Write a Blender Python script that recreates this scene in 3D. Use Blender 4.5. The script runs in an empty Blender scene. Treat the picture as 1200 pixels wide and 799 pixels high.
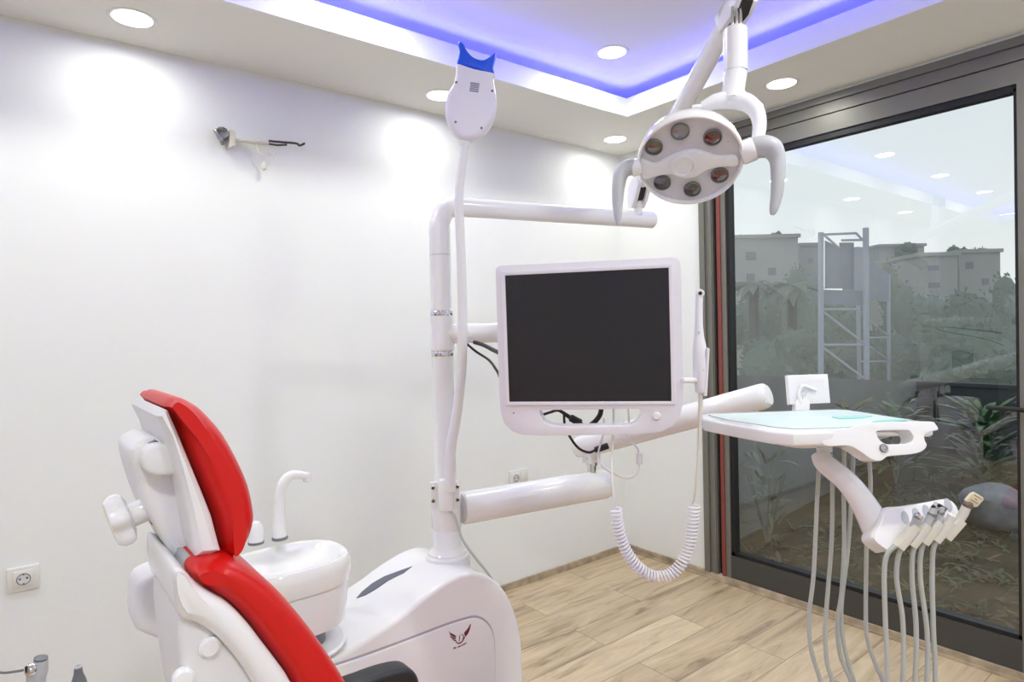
import bpy, bmesh, math, random
from mathutils import Vector as V, Matrix
random.seed(7)
S = bpy.context.scene
COL = S.collection
# ------------------------------------------------------------------ camera
FPX = 742.4
yaw, pitch, roll = (math.radians(a) for a in (51.606, -0.836, -1.291))
CAM = V((-3.0387, -2.7050, 1.4084))
FW = V((math.cos(pitch)*math.cos(yaw), math.cos(pitch)*math.sin(yaw), math.sin(pitch)))
r0 = V((math.sin(yaw), -math.cos(yaw), 0)); u0 = r0.cross(FW)
RT = math.cos(roll)*r0 + math.sin(roll)*u0
UP = -math.sin(roll)*r0 + math.cos(roll)*u0
cd = bpy.data.cameras.new('camera'); cd.sensor_width = 36; cd.lens = FPX*36/1200
cd.clip_start = .02; cd.clip_end = 500
co = bpy.data.objects.new('camera', cd); COL.objects.link(co)
co.matrix_world = Matrix.Translation(CAM) @ Matrix((RT, UP, -FW)).transposed().to_4x4()
S.camera = co

# survey helpers: a direction measured in the photograph, met with a depth or a plane of the room
def ray(x, y): return FW + RT*((x-600)/FPX) + UP*((399.5-y)/FPX)
def P(x, y, d): return CAM + ray(x, y)*d
def onp(x, y, o, n):
    d = ray(x, y); return CAM + d*((o-CAM).dot(n)/d.dot(n))
def onX(x, y, X): return onp(x, y, V((X, 0, 0)), V((1, 0, 0)))
def onY(x, y, Y): return onp(x, y, V((0, Y, 0)), V((0, 1, 0)))
def onZ(x, y, Z): return onp(x, y, V((0, 0, Z)), V((0, 0, 1)))

# ------------------------------------------------------------------ materials
def mat(name, col, rough=.4, metal=0., spec=.5, coat=0., var=0., vscale=8., bump=0., bscale=200., emit=None, estr=0.):
    m = bpy.data.materials.new(name); m.use_nodes = True
    nt = m.node_tree; b = nt.nodes['Principled BSDF']
    b.inputs['Base Color'].default_value = (*col, 1); b.inputs['Roughness'].default_value = rough
    b.inputs['Metallic'].default_value = metal; b.inputs['Specular IOR Level'].default_value = spec
    b.inputs['Coat Weight'].default_value = coat; b.inputs['Coat Roughness'].default_value = .06
    if emit:
        b.inputs['Emission Color'].default_value = (*emit, 1); b.inputs['Emission Strength'].default_value = estr
    tc = nt.nodes.new('ShaderNodeTexCoord')
    if var:
        n = nt.nodes.new('ShaderNodeTexNoise'); n.inputs['Scale'].default_value = vscale; n.inputs['Detail'].default_value = 5
        nt.links.new(tc.outputs['Object'], n.inputs['Vector'])
        r = nt.nodes.new('ShaderNodeValToRGB')
        r.color_ramp.elements[0].position = .3; r.color_ramp.elements[1].position = .7
        r.color_ramp.elements[0].color = (*[c*(1-var) for c in col], 1)
        r.color_ramp.elements[1].color = (*[min(1, c*(1+var)) for c in col], 1)
        nt.links.new(n.outputs['Fac'], r.inputs['Fac']); nt.links.new(r.outputs['Color'], b.inputs['Base Color'])
    if bump:
        n = nt.nodes.new('ShaderNodeTexNoise'); n.inputs['Scale'].default_value = bscale; n.inputs['Detail'].default_value = 3
        nt.links.new(tc.outputs['Object'], n.inputs['Vector'])
        bp = nt.nodes.new('ShaderNodeBump'); bp.inputs['Strength'].default_value = bump; bp.inputs['Distance'].default_value = .002
        nt.links.new(n.outputs['Fac'], bp.inputs['Height']); nt.links.new(bp.outputs['Normal'], b.inputs['Normal'])
    return m

M = dict(
    wall=mat('wall_paint', (.83, .85, .835), .7, spec=.2, var=.01, vscale=3, bump=.08, bscale=90),
    ceil=mat('ceiling_paint', (.83, .835, .80), .8, spec=.15, bump=.03, bscale=60),
    white=mat('white_gloss_plastic', (.84, .84, .85), .18, spec=.5, coat=.5),
    satin=mat('white_satin_plastic', (.80, .80, .81), .38, spec=.45),
    lilac=mat('cool_white_plastic', (.78, .775, .84), .35, spec=.4),
    enamel=mat('white_enamel_metal', (.83, .83, .84), .22, spec=.5, coat=.35),
    ceramic=mat('white_ceramic', (.83, .83, .83), .08, spec=.6, coat=.8),
    cream=mat('cream_plastic', (.72, .70, .62), .4),
    tagc=mat('cream_tag', (.70, .62, .42), .45),
    grey=mat('grey_plastic', (.50, .52, .545), .42),
    hose=mat('grey_silicone_hose', (.49, .515, .48), .5),
    midgrey=mat('mid_grey_plastic', (.16, .17, .18), .35),
    brown=mat('brown_plastic', (.16, .11, .09), .4),
    red=mat('red_leatherette', (.60, .007, .005), .36, spec=.35, bump=.05, bscale=350),
    slot=mat('slate_vent', (.12, .13, .17), .4),
    black=mat('black_plastic', (.012, .012, .013), .4),
    rubber=mat('black_rubber_cable', (.008, .008, .009), .5),
    armr=mat('black_armrest_foam', (.014, .015, .018), .45, bump=.1, bscale=300),
    screen=mat('dark_screen', (.020, .019, .022), .25, spec=.4),
    chrome=mat('chrome', (.72, .72, .74), .12, metal=1),
    frame=mat('bronze_grey_aluminium', (.19, .187, .16), .42, metal=.25, spec=.4),
    frameb=mat('bronze_grey_aluminium_dark', (.065, .065, .06), .4, metal=.2),
    gasket=mat('black_gasket', (.006, .006, .007), .5),
    redstrip=mat('red_edge_strip', (.22, .045, .035), .5),
    blue=mat('blue_silicone', (.005, .095, .80), .3),
    mint=mat('mint_tray_film', (.64, .77, .74), .4, spec=.3, coat=.1),
    facegrey=mat('lamp_recess_shade_grey', (.60, .60, .63), .3, coat=.3),  # grey deepened to paint in the shade of the recess
    lensd=mat('dark_lens_glass', (.03, .028, .03), .07, spec=.9, coat=1),
    lensr=mat('red_reflection_lens_glass', (.075, .012, .016), .07, spec=.9, coat=1),  # red of the mirrored chair put into the lens colour
    lensb=mat('smoky_lens_glass', (.085, .072, .055), .07, spec=.9, coat=1),
    lensg=mat('grey_lens_glass', (.20, .20, .205), .1, spec=.9, coat=1),
    emblem=mat('dark_red_print', (.16, .012, .03), .5),
    seam=mat('shadow_line', (.42, .38, .41), .6),
    led=mat('blue_led', (.1, .1, .9), .5, emit=(.05, .05, 1.0), estr=6),
    lamp=mat('downlight_diffuser', (1, 1, 1), .5, emit=(1, .985, .95), estr=5),
    wire=mat('dark_wire', (.05, .045, .04), .5),
    plaster=mat('cream_cable_sleeve', (.66, .64, .55), .7),
    steel=mat('dull_steel', (.28, .28, .27), .35, metal=.8, var=.4, vscale=60),
    socket=mat('socket_plastic', (.74, .73, .69), .35),
    conc=mat('grey_parapet_render', (.16, .175, .172), .8, var=.15, vscale=3),
    concd=mat('grey_parapet_far', (.06, .066, .07), .8, var=.15, vscale=2),
    tower=mat('hazy_galvanised_scaffold', (0.28, 0.3, 0.35), .6, emit=(.05, .058, .066), estr=1),  # tower to bwin: weak emission paints in the distance haze
    sheet=mat('hazy_scaffold_sheeting', (0.17, 0.19, 0.22), .6, var=.1, vscale=3, emit=(.05, .058, .066), estr=1),
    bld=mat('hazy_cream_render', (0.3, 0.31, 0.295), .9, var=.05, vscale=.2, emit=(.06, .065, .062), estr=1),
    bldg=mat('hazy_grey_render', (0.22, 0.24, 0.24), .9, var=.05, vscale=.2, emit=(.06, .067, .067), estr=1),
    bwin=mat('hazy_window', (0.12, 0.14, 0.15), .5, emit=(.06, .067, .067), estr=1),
    leafh=mat('hazy_foliage', (0.085, 0.108, 0.09), .9, var=.15, vscale=.6, spec=.1, emit=(.065, .08, .072), estr=1),  # leafh and leafm: haze painted in as a faint self-glow
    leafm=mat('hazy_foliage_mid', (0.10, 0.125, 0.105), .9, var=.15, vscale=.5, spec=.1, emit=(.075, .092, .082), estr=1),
    leafd=mat('shrub_leaf', (.055, .13, .04), .45, var=.5, vscale=9),
    leafp=mat('pale_shrub_leaf', (.15, .20, .12), .5, var=.5, vscale=8),
    leafy=mat('yellow_shrub_leaf', (.26, .24, .09), .5, var=.5, vscale=8),
    trunk=mat('hazy_bark', (0.08, 0.08, 0.07), .9, emit=(.03,.035,.03), estr=1),  # slight glow here is painted haze as well
    hill=mat('distant_ground', (.07, .08, .065), .95, var=.3, vscale=.3),
    lumpgrey=mat('pale_grey_lump', (.22, .235, .26), .8, var=.3, vscale=6),
    desk=mat('black_laminate', (.006, .006, .007), .35),
)

def floor_mat():
    m = bpy.data.materials.new('oak_laminate'); m.use_nodes = True; nt = m.node_tree; L = nt.links
    b = nt.nodes['Principled BSDF']; b.inputs['Roughness'].default_value = .42; b.inputs['Specular IOR Level'].default_value = .4
    tc = nt.nodes.new('ShaderNodeTexCoord')
    br = nt.nodes.new('ShaderNodeTexBrick'); br.offset = .37; br.inputs['Scale'].default_value = 1
    br.inputs['Brick Width'].default_value = 1.28; br.inputs['Row Height'].default_value = .192
    br.inputs['Mortar Size'].default_value = .0016; br.inputs['Mortar Smooth'].default_value = .3
    br.inputs['Color1'].default_value = (.0, .0, .0, 1); br.inputs['Color2'].default_value = (1, 1, 1, 1); br.inputs['Mortar'].default_value = (.5, .5, .5, 1)
    L.new(tc.outputs['Object'], br.inputs['Vector'])
    # per-plank shift of the grain
    mp = nt.nodes.new('ShaderNodeMapping'); mp.inputs['Scale'].default_value = (1.6, 11, 1); L.new(tc.outputs['Object'], mp.inputs['Vector'])
    ad = nt.nodes.new('ShaderNodeVectorMath'); ad.operation = 'MULTIPLY_ADD'
    L.new(br.outputs['Color'], ad.inputs[0]); ad.inputs[1].default_value = (7, 3, 5); L.new(mp.outputs['Vector'], ad.inputs[2])
    n1 = nt.nodes.new('ShaderNodeTexNoise'); n1.inputs['Scale'].default_value = 1.3; n1.inputs['Detail'].default_value = 8; n1.inputs['Roughness'].default_value = .62; n1.inputs['Distortion'].default_value = 1.2
    L.new(ad.outputs['Vector'], n1.inputs['Vector'])
    cr_ = nt.nodes.new('ShaderNodeValToRGB'); e = cr_.color_ramp.elements
    e[0].position = .28; e[0].color = (.25, .18, .11, 1); e[1].position = .66; e[1].color = (.67, .54, .355, 1)
    k = e.new(.45); k.color = (.53, .415, .265, 1)
    L.new(n1.outputs['Fac'], cr_.inputs['Fac'])
    # plank tone
    mx = nt.nodes.new('ShaderNodeMix'); mx.data_type = 'RGBA'; mx.blend_type = 'MULTIPLY'; mx.inputs['Factor'].default_value = 1
    t = nt.nodes.new('ShaderNodeValToRGB'); t.color_ramp.elements[0].color = (.82, .80, .78, 1); t.color_ramp.elements[1].color = (1.04, 1.04, 1.04, 1)
    L.new(br.outputs['Color'], t.inputs['Fac']); L.new(cr_.outputs['Color'], mx.inputs['A']); L.new(t.outputs['Color'], mx.inputs['B'])
    # knots
    vo = nt.nodes.new('ShaderNodeTexVoronoi'); vo.inputs['Scale'].default_value = .55; L.new(ad.outputs['Vector'], vo.inputs['Vector'])
    kr = nt.nodes.new('ShaderNodeValToRGB'); kr.color_ramp.elements[0].position = .03; kr.color_ramp.elements[0].color = (.42, .38, .34, 1)
    kr.color_ramp.elements[1].position = .22; kr.color_ramp.elements[1].color = (1, 1, 1, 1); L.new(vo.outputs['Distance'], kr.inputs['Fac'])
    m3 = nt.nodes.new('ShaderNodeMix'); m3.data_type = 'RGBA'; m3.blend_type = 'MULTIPLY'; m3.inputs['Factor'].default_value = .8
    L.new(mx.outputs['Result'], m3.inputs['A']); L.new(kr.outputs['Color'], m3.inputs['B'])
    m2 = nt.nodes.new('ShaderNodeMix'); m2.data_type = 'RGBA'; m2.inputs['B'].default_value = (.20, .145, .09, 1)
    L.new(br.outputs['Fac'], m2.inputs['Factor']); L.new(m3.outputs['Result'], m2.inputs['A'])
    L.new(m2.outputs['Result'], b.inputs['Base Color'])
    bp = nt.nodes.new('ShaderNodeBump'); bp.inputs['Strength'].default_value = .15; bp.inputs['Distance'].default_value = .002
    L.new(n1.outputs['Fac'], bp.inputs['Height']); L.new(bp.outputs['Normal'], b.inputs['Normal'])
    return m
M['floor'] = floor_mat()

def skirting_mat():
    m = mat('wood_skirting', (.42, .34, .235), .5, var=.35, vscale=14); return m
M['skirt'] = skirting_mat()

def glass_mat(tint=(.86, .885, .88), ior=1.5):
    m = bpy.data.materials.new('tinted_door_glass'); m.use_nodes = True; nt = m.node_tree
    nt.nodes.clear(); o = nt.nodes.new('ShaderNodeOutputMaterial'); mx = nt.nodes.new('ShaderNodeMixShader')
    t = nt.nodes.new('ShaderNodeBsdfTransparent'); t.inputs['Color'].default_value = (*tint, 1)
    g = nt.nodes.new('ShaderNodeBsdfGlossy'); g.inputs['Roughness'].default_value = 0.0; g.inputs['Color'].default_value = (1, 1, 1, 1)
    fr = nt.nodes.new('ShaderNodeFresnel'); fr.inputs['IOR'].default_value = ior
    ma = nt.nodes.new('ShaderNodeMath'); ma.operation = 'MULTIPLY'; ma.inputs[1].default_value = 3.0; ma.use_clamp = True
    nt.links.new(fr.outputs[0], ma.inputs[0]); nt.links.new(ma.outputs[0], mx.inputs[0])
    nt.links.new(t.outputs[0], mx.inputs[1]); nt.links.new(g.outputs[0], mx.inputs[2]); nt.links.new(mx.outputs[0], o.inputs[0])
    return m
M['glass'] = glass_mat()

def ground_mat():
    m = bpy.data.materials.new('weedy_soil'); m.use_nodes = True; nt = m.node_tree; b = nt.nodes['Principled BSDF']
    b.inputs['Roughness'].default_value = .95; b.inputs['Specular IOR Level'].default_value = .1
    tc = nt.nodes.new('ShaderNodeTexCoord'); n = nt.nodes.new('ShaderNodeTexNoise'); n.inputs['Scale'].default_value = 2.2; n.inputs['Detail'].default_value = 9
    nt.links.new(tc.outputs['Object'], n.inputs['Vector'])
    r = nt.nodes.new('ShaderNodeValToRGB'); e = r.color_ramp.elements
    e[0].position = .3; e[0].color = (.026, .023, .015, 1); e[1].position = .7; e[1].color = (.10, .075, .046, 1)
    k = e.new(.5); k.color = (.052, .054, .030, 1)
    nt.links.new(n.outputs['Fac'], r.inputs['Fac']); nt.links.new(r.outputs['Color'], b.inputs['Base Color'])
    return m
M['soil'] = ground_mat()

# ------------------------------------------------------------------ mesh helpers
def cr(pts, n=8, closed=False):
    pts = [V(p) for p in pts]; N = len(pts); out = []
    rng = range(N) if closed else range(N-1)
    for i in rng:
        if closed: a, b, c, d = pts[i-1], pts[i], pts[(i+1) % N], pts[(i+2) % N]
        else: a, b, c, d = pts[max(i-1, 0)], pts[i], pts[i+1], pts[min(i+2, N-1)]
        for k in range(n):
            t = k/n
            out.append(.5*((2*b)+(c-a)*t+(2*a-5*b+4*c-d)*t*t+(3*b-a-3*c+d)*t**3))
    if not closed: out.append(pts[-1])
    return out

def lin(vals, n):
    out = []
    for i in range(len(vals)-1):
        for k in range(n): out.append(vals[i]+(vals[i+1]-vals[i])*k/n)
    out.append(vals[-1]); return out

class G:
    """collects geometry of ONE mesh"""
    def __init__(s): s.bm = bmesh.new()
    def add(s, verts, faces):
        vs = [s.bm.verts.new(v) for v in verts]
        for f in faces:
            try: s.bm.faces.new([vs[i] for i in f])
            except ValueError: pass
        return s
    def loft(s, rings, cap=True, closed=True):
        n = len(rings[0]); vs = [v for r in rings for v in r]; fs = []
        for i in range(len(rings)-1):
            for j in range(n if closed else n-1):
                k = (j+1) % n
                fs.append((i*n+j, i*n+k, (i+1)*n+k, (i+1)*n+j))
        if cap:
            fs.append(tuple(range(n))[::-1]); fs.append(tuple((len(rings)-1)*n+j for j in range(n)))
        return s.add(vs, fs)
    def tube(s, pts, r, seg=16, cap=True, squash=None):
        pts = [V(p) for p in pts]; N = len(pts)
        rad = r if isinstance(r, (list, tuple)) else [r]*N
        T = []
        for i in range(N): T.append((pts[min(i+1, N-1)]-pts[max(i-1, 0)]).normalized())
        a = T[0].orthogonal().normalized() if squash is None else (V(squash)-T[0]*V(squash).dot(T[0])).normalized()
        rings = []
        for i in range(N):
            a = (a-T[i]*a.dot(T[i])).normalized(); b = T[i].cross(a)
            rings.append([pts[i]+(a*math.cos(2*math.pi*j/seg)+b*math.sin(2*math.pi*j/seg))*rad[i] for j in range(seg)])
        return s.loft(rings, cap)
    def capsule(s, a, b, r, seg=20, e=None):
        """cylinder with rounded rims"""
        a, b = V(a), V(b); d = (b-a).normalized(); e = min(r*.35, .006) if e is None else e
        return s.lathe([(r-e, 0), (r-e*.3, e*.3), (r, e), (r, (b-a).length-e), (r-e*.3, (b-a).length-e*.3), (r-e, (b-a).length)], a, d, seg)
    def lathe(s, prof, o, ax, seg=32, ref=None, sx=1., sy=1.):
        o, ax = V(o), V(ax).normalized(); a = ax.orthogonal().normalized() if ref is None else (V(ref)-ax*V(ref).dot(ax)).normalized(); b = ax.cross(a)
        rings = [[o+ax*h+(a*math.cos(2*math.pi*j/seg)*sx+b*math.sin(2*math.pi*j/seg)*sy)*max(r, 1e-5) for j in range(seg)] for r, h in prof]
        return s.loft(rings, True)
    def box(s, lo, hi):
        x0, y0, z0 = lo; x1, y1, z1 = hi
        return s.add([V(p) for p in ((x0, y0, z0), (x1, y0, z0), (x1, y1, z0), (x0, y1, z0), (x0, y0, z1), (x1, y0, z1), (x1, y1, z1), (x0, y1, z1))],
                     [(0, 3, 2, 1), (4, 5, 6, 7), (0, 1, 5, 4), (1, 2, 6, 5), (2, 3, 7, 6), (3, 0, 4, 7)])
    def puff(s, prof, fr, c0, c1, r, n=4, r2=None, d=None):
        """2-D outline in the frame fr=(o,ea,eb,ec), swept from c0 to c1 with rims rounded by r"""
        o, ea, eb, ec = fr; r2 = r if r2 is None else r2
        pts = [(p[0], p[1]) for p in prof]
        A = sum(pts[i-1][0]*pts[i][1]-pts[i][0]*pts[i-1][1] for i in range(len(pts)))
        if A < 0: pts = pts[::-1]
        N = len(pts)
        nr = []
        for i in range(N):
            px, py = pts[i-1]; qx, qy = pts[(i+1) % N]
            tx, ty = qx-px, qy-py; l = math.hypot(tx, ty) or 1
            nr.append((-ty/l, tx/l))
        lim = []
        for i in range(N):                      # largest inscribed circle touching the outline here
            m_ = 1e9
            for j in range(N):
                if j == i: continue
                dx, dy = pts[j][0]-pts[i][0], pts[j][1]-pts[i][1]; dn = dx*nr[i][0]+dy*nr[i][1]
                if dn > 1e-9: m_ = min(m_, (dx*dx+dy*dy)/(2*dn))
            lim.append(m_*.9)
        W_ = 4 if N > 30 else 1                 # soften the limit along the outline so no ridges show
        lim = [min(lim[(i+k) % N] for k in range(-W_, W_+1)) for i in range(N)]
        lim = [min(l, .2) for l in lim]
        for _ in range(W_): lim = [(lim[i-1]+2*lim[i]+lim[(i+1) % N])/4 for i in range(N)]
        def ring(ins, c): return [o+ea*(p[0]+q[0]*min(ins, l))+eb*(p[1]+q[1]*min(ins, l))+ec*c for p, q, l in zip(pts, nr, lim)]
        sg = 1 if c1 > c0 else -1
        R = []
        if r > 0:
            for k in range(n+1):
                t = math.pi/2*k/n; R.append(ring(r*(1-math.sin(t)), c0+sg*(d or r)*(1-math.cos(t))))
        else: R.append(ring(0, c0))
        if r2 > 0:
            for k in range(n+1):
                t = math.pi/2*k/n; R.append(ring(r2*(1-math.cos(t)), c1-sg*(d or r2)*(1-math.sin(t))))
        else: R.append(ring(0, c1))
        return s.loft(R, True)
    def ringplate(s, outer, inner, fr, c0, c1):
        """plate with a hole; outlines matched by angle about the hole's middle"""
        o, ea, eb, ec = fr
        cx = sum(p[0] for p in inner)/len(inner); cy = sum(p[1] for p in inner)/len(inner)
        N = 96
        def hit(poly, a):
            dx, dy = math.cos(a), math.sin(a); best = None
            for i in range(len(poly)):
                x1, y1 = poly[i-1][0]-cx, poly[i-1][1]-cy; x2, y2 = poly[i][0]-cx, poly[i][1]-cy
                ex, ey = x2-x1, y2-y1; den = dx*ey-dy*ex
                if abs(den) < 1e-12: continue
                t = (x1*ey-y1*ex)/den; u = (x1*dy-y1*dx)/den
                if t > 0 and -1e-6 <= u <= 1+1e-6 and (best is None or t > best): best = t
            return (cx+dx*best, cy+dy*best)
        angs = set(2*math.pi*k/N for k in range(N))
        for p in list(outer)+list(inner):
            angs.add(math.atan2(p[1]-cy, p[0]-cx) % (2*math.pi))
        angs = sorted(angs); aa = [angs[0]]
        for a in angs[1:]:
            if a-aa[-1] > 1e-3: aa.append(a)
        O = [hit(outer, a) for a in aa]; I = [hit(inner, a) for a in aa]; n = len(aa)
        def q(L, c): return [o+ea*p[0]+eb*p[1]+ec*c for p in L]
        return s.loft([q(O, c0), q(O, c1), q(I, c1), q(I, c0), q(O, c0)], False)
    def bevel(s, w, seg=3, ang=35):
        bmesh.ops.remove_doubles(s.bm, verts=s.bm.verts, dist=1e-6)
        bmesh.ops.recalc_face_normals(s.bm, faces=s.bm.faces)
        es = [e for e in s.bm.edges if len(e.link_faces) == 2 and e.calc_face_angle(0) > math.radians(ang)]
        bmesh.ops.bevel(s.bm, geom=es, offset=w, segments=seg, affect='EDGES', profile=.5, clamp_overlap=True)
        return s

ORG = {}
def root(name, label=None, cat=None, loc=(0, 0, 0), group=None, kind=None):
    o = bpy.data.objects.new(name, None); COL.objects.link(o); o.location = V(loc); o.empty_display_size = .05
    ORG[o] = V(loc); return tag(o, label, cat, group, kind)
def tag(o, label=None, cat=None, group=None, kind=None):
    if label: o['label'] = label
    if cat: o['category'] = cat
    if group: o['group'] = group
    if kind: o['kind'] = kind
    return o
def obj(name, g, m, parent=None, label=None, cat=None, group=None, kind=None, ang=38, flat=False, org=None):
    bm = g.bm
    bmesh.ops.remove_doubles(bm, verts=bm.verts, dist=1e-6)
    bmesh.ops.recalc_face_normals(bm, faces=bm.faces)
    if parent is not None: base = ORG[parent]
    elif org is not None: base = V(org)
    else:
        zs = min(v.co.z for v in bm.verts)
        base = V((sum(v.co.x for v in bm.verts)/len(bm.verts), sum(v.co.y for v in bm.verts)/len(bm.verts), zs))
    for v in bm.verts: v.co -= base
    me = bpy.data.meshes.new(name); bm.to_mesh(me); bm.free()
    if not flat:
        for p in me.polygons: p.use_smooth = True
        me.set_sharp_from_angle(angle=math.radians(ang))
    me.materials.append(M[m] if isinstance(m, str) else m)
    o = bpy.data.objects.new(name, me); COL.objects.link(o)
    if parent is not None: o.parent = parent
    else: o.location = base
    ORG[o] = base
    return tag(o, label, cat, group, kind)
def struct(name, g, m, parent=None, **k):
    return obj(name, g, m, parent, kind='structure' if parent is None else None, **k)
def circ(cx, cy, r, n=24, ry=None): return [(cx+r*math.cos(2*math.pi*k/n), cy+(ry or r)*math.sin(2*math.pi*k/n)) for k in range(n)]
X_, Y_, Z_ = V((1, 0, 0)), V((0, 1, 0)), V((0, 0, 1)); O_ = V((0, 0, 0))
def loc2(pts, fr):   # 3-D points to the 2-D coordinates of a frame
    o, ea, eb, ec = fr; return [((p-o).dot(ea), (p-o).dot(eb)) for p in pts]

# ================================================================== ROOM
H, HU = 2.5, 2.66
XL, YF = -6.2, -4.6
FLZ = .014
struct('floor', G().box((XL, YF, -.06), (0.0, 0, FLZ)), 'floor', flat=True)
struct('wall_back', G().box((XL, 0, 0), (0, .12, 2.8)), 'wall', flat=True)
struct('wall_left', G().box((XL-.12, YF-.12, 0), (XL, .12, 2.8)), 'wall', flat=True)
struct('wall_front', G().box((XL, YF-.12, 0), (.12, YF, 2.8)), 'wall', flat=True)
DY0, DY1 = -.592, -3.75
g = G().box((0, DY0, 0), (.12, .12, 2.8)); g.box((0, YF, 0), (.12, DY1, 2.8)); g.box((0, DY1, 2.488), (.12, DY0, 2.8)); g.box((0.0, DY1, -.06), (.12, DY0, .0))
struct('wall_right', g, 'wall', flat=True)
struct('ceiling', G().box((XL, YF, HU), (0, 0, HU+.1)), 'ceil', flat=True)
SW = .522
g = G(); g.box((XL, -SW, H), (0, 0, H+.03)); g.box((-SW, YF+SW, H), (0, -SW, H+.03)); g.box((XL, YF, H), (0, YF+SW, H+.03)); g.box((XL, YF+SW, H), (XL+SW, -SW, H+.03))
struct('trim_1', g, 'ceil', flat=True)          # lowered border of the ceiling
FT = H+.092
g = G(); t = .02
g.box((XL+SW-t, -SW-.002, H-.001), (-SW+t, -SW+t, FT)); g.box((-SW-.002, YF+SW-t, H-.001), (-SW+t, -SW-.002, FT))
g.box((XL+SW-t, YF+SW-t, H-.001), (-SW+t, YF+SW, FT)); g.box((XL+SW-t, YF+SW, H-.001), (XL+SW, -SW, FT))
struct('trim_2', g, 'wall', flat=True)          # upstand of the cove
# back of the light trough
g = G(); w = SW-.17
g.box((XL+w, -w, H+.03), (-w, -w+.02, HU)); g.box((-w, YF+w, H+.03), (-w+.02, -w, HU)); g.box((XL+w, YF+w-.02, H+.03), (-w, YF+w, HU)); g.box((XL+w-.02, YF+w, H+.03), (XL+w, -w, HU))
struct('trim_3', g, 'ceil', flat=True)
# led strip lying in the trough
g = G(); a, b = SW-.035, SW-.055
g.box((XL+b, -a, H+.045), (-b, -b, H+.055)); g.box((-a, YF+b, H+.045), (-b, -a, H+.055)); g.box((XL+b, YF+b, H+.045), (-b, YF+a, H+.055)); g.box((XL+b, YF+a, H+.045), (XL+a, -a, H+.055))
struct('trim_4', g, 'led', flat=True)
struct('baseboard_back', G().box((XL, -.014, FLZ), (-.014, 0, .05)), 'skirt', flat=True)
g = G().box((-.014, DY0, FLZ), (0, 0, .05)); g.box((-.02, DY1, FLZ), (0, DY0, .047)); g.box((-.03, DY1, FLZ), (-.02, -.03, .024))
struct('baseboard_right', g, 'skirt', flat=True)

# ------------------------------------------------------------------ sliding glass door
def yy(px, py=560): return onX(px, py, 0).y
door = root('door_1', 'dark bronze framed sliding glass door facing the planted terrace', None, (0, -1.3, .047), kind='structure')
z0, zA, zB, zC = .047, 2.484, 2.399, 2.298
y1, y2, y3, y4, y5, y6 = DY0, yy(833), yy(841.5), yy(846), yy(850), yy(855.5)
y7 = yy(861.5)
YS0, YS1 = -2.009, -2.10
g = G(); g.box((-.012, y3, z0), (.10, y1, zA)); g.box((-.024, y2, z0), (.0, y1, zA)); g.box((-.018, y2-.02, z0), (0, y3+.006, zA)); struct('outer_jamb', g, 'frame', door, flat=True)
struct('jamb_gap', G().box((.01, y4, z0), (.1, y3, zA)), 'gasket', door, flat=True)
struct('jamb_strip', G().box((-.012, y5, z0), (.012, y4, zB)), 'redstrip', door, flat=True)  # thin reddish strip beside the jamb gap
g = G(); g.box((-.016, DY1, zB+.052), (.1, y1, zA)); g.box((-.004, DY1, zB), (.1, y3, zB+.05)); struct('head_frame', g, 'frame', door, flat=True)
def sash(ya, yb, yc, yd):
    g = G(); g.box((-.005, yb, z0), (.055, ya, zB-.006)); g.box((-.005, yd, z0), (.055, yc, zB-.006)); struct('sash_stile', g, 'frame', door, flat=True)
    struct('sash_top_rail', G().box((-.005, yc, zC+.014), (.055, yb, zB-.006)), 'frame', door, flat=True)
    struct('sash_bottom_rail', G().box((-.005, yc, z0), (.055, yb, .168)), 'frameb', door, flat=True)
    g = G(); e = .014
    g.box((.004, yc, zC-e), (.05, yb, zC+e)); g.box((.004, yb-.022, .168), (.05, yb, zC)); g.box((.004, yc, .168), (.05, yc+.012, zC)); g.box((.004, yc, .168), (.05, yb, .186))
    struct('glazing_bead', g, 'gasket', door, flat=True)
    g = G().add([V((.026, yb-.02, .18)), V((.026, yc+.01, .18)), V((.026, yc+.01, zC-.01)), V((.026, yb-.02, zC-.01))], [(0, 1, 2, 3)])
    struct('glass_pane', g, 'glass', door, flat=True)
sash(y5, y6, YS0, YS1)
sash(YS1-.006, YS1-.09, DY1+.09, DY1)
hp = onX(1178, 479, -.045)
g = G().tube(cr([V((-.006, -2.055, hp.z)), V((-.045, -2.055, hp.z)), V((-.05, -2.045, hp.z)), V((-.05, -1.915, hp.z+.002))], 6), .009, 12)
hb_ = struct('door_handle', g, 'black', door)
obj('handle_plate', G().box((-.012, -2.075, hp.z-.09), (-.004, -2.035, hp.z+.06)).bevel(.003, 2), 'black', hb_)

# ------------------------------------------------------------------ downlights
dl = [(-.279, -.24, H, 'the glass corner'), ]
def downlight(x, y, z, label, energy, group='recessed ceiling downlights'):
    t = root('ceiling_downlight', label, 'ceiling light', (x, y, z), group)
    g = G(); R = .072
    g.lathe([(R-.012, -.001), (R-.004, -.004), (R, -.004), (R+.004, -.001), (R+.004, .0), (R-.012, .0)], (x, y, z), (0, 0, 1), 40); obj('trim_ring', g, 'satin', t)
    obj('diffuser', G().lathe([(R-.011, -.0025), (R-.011, -.0005)], (x, y, z), (0, 0, 1), 40), 'lamp', t)
    ld = bpy.data.lights.new('downlight_beam', 'AREA'); ld.shape = 'DISK'; ld.size = .118; ld.energy = energy; ld.color = (.985, 1, .925); ld.spread = math.radians(172)
    lo = bpy.data.objects.new('downlight_beam', ld); COL.objects.link(lo); lo.parent = t; lo.location = (0, 0, -.005)
EN = 5.9; EB = 2.1
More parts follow.
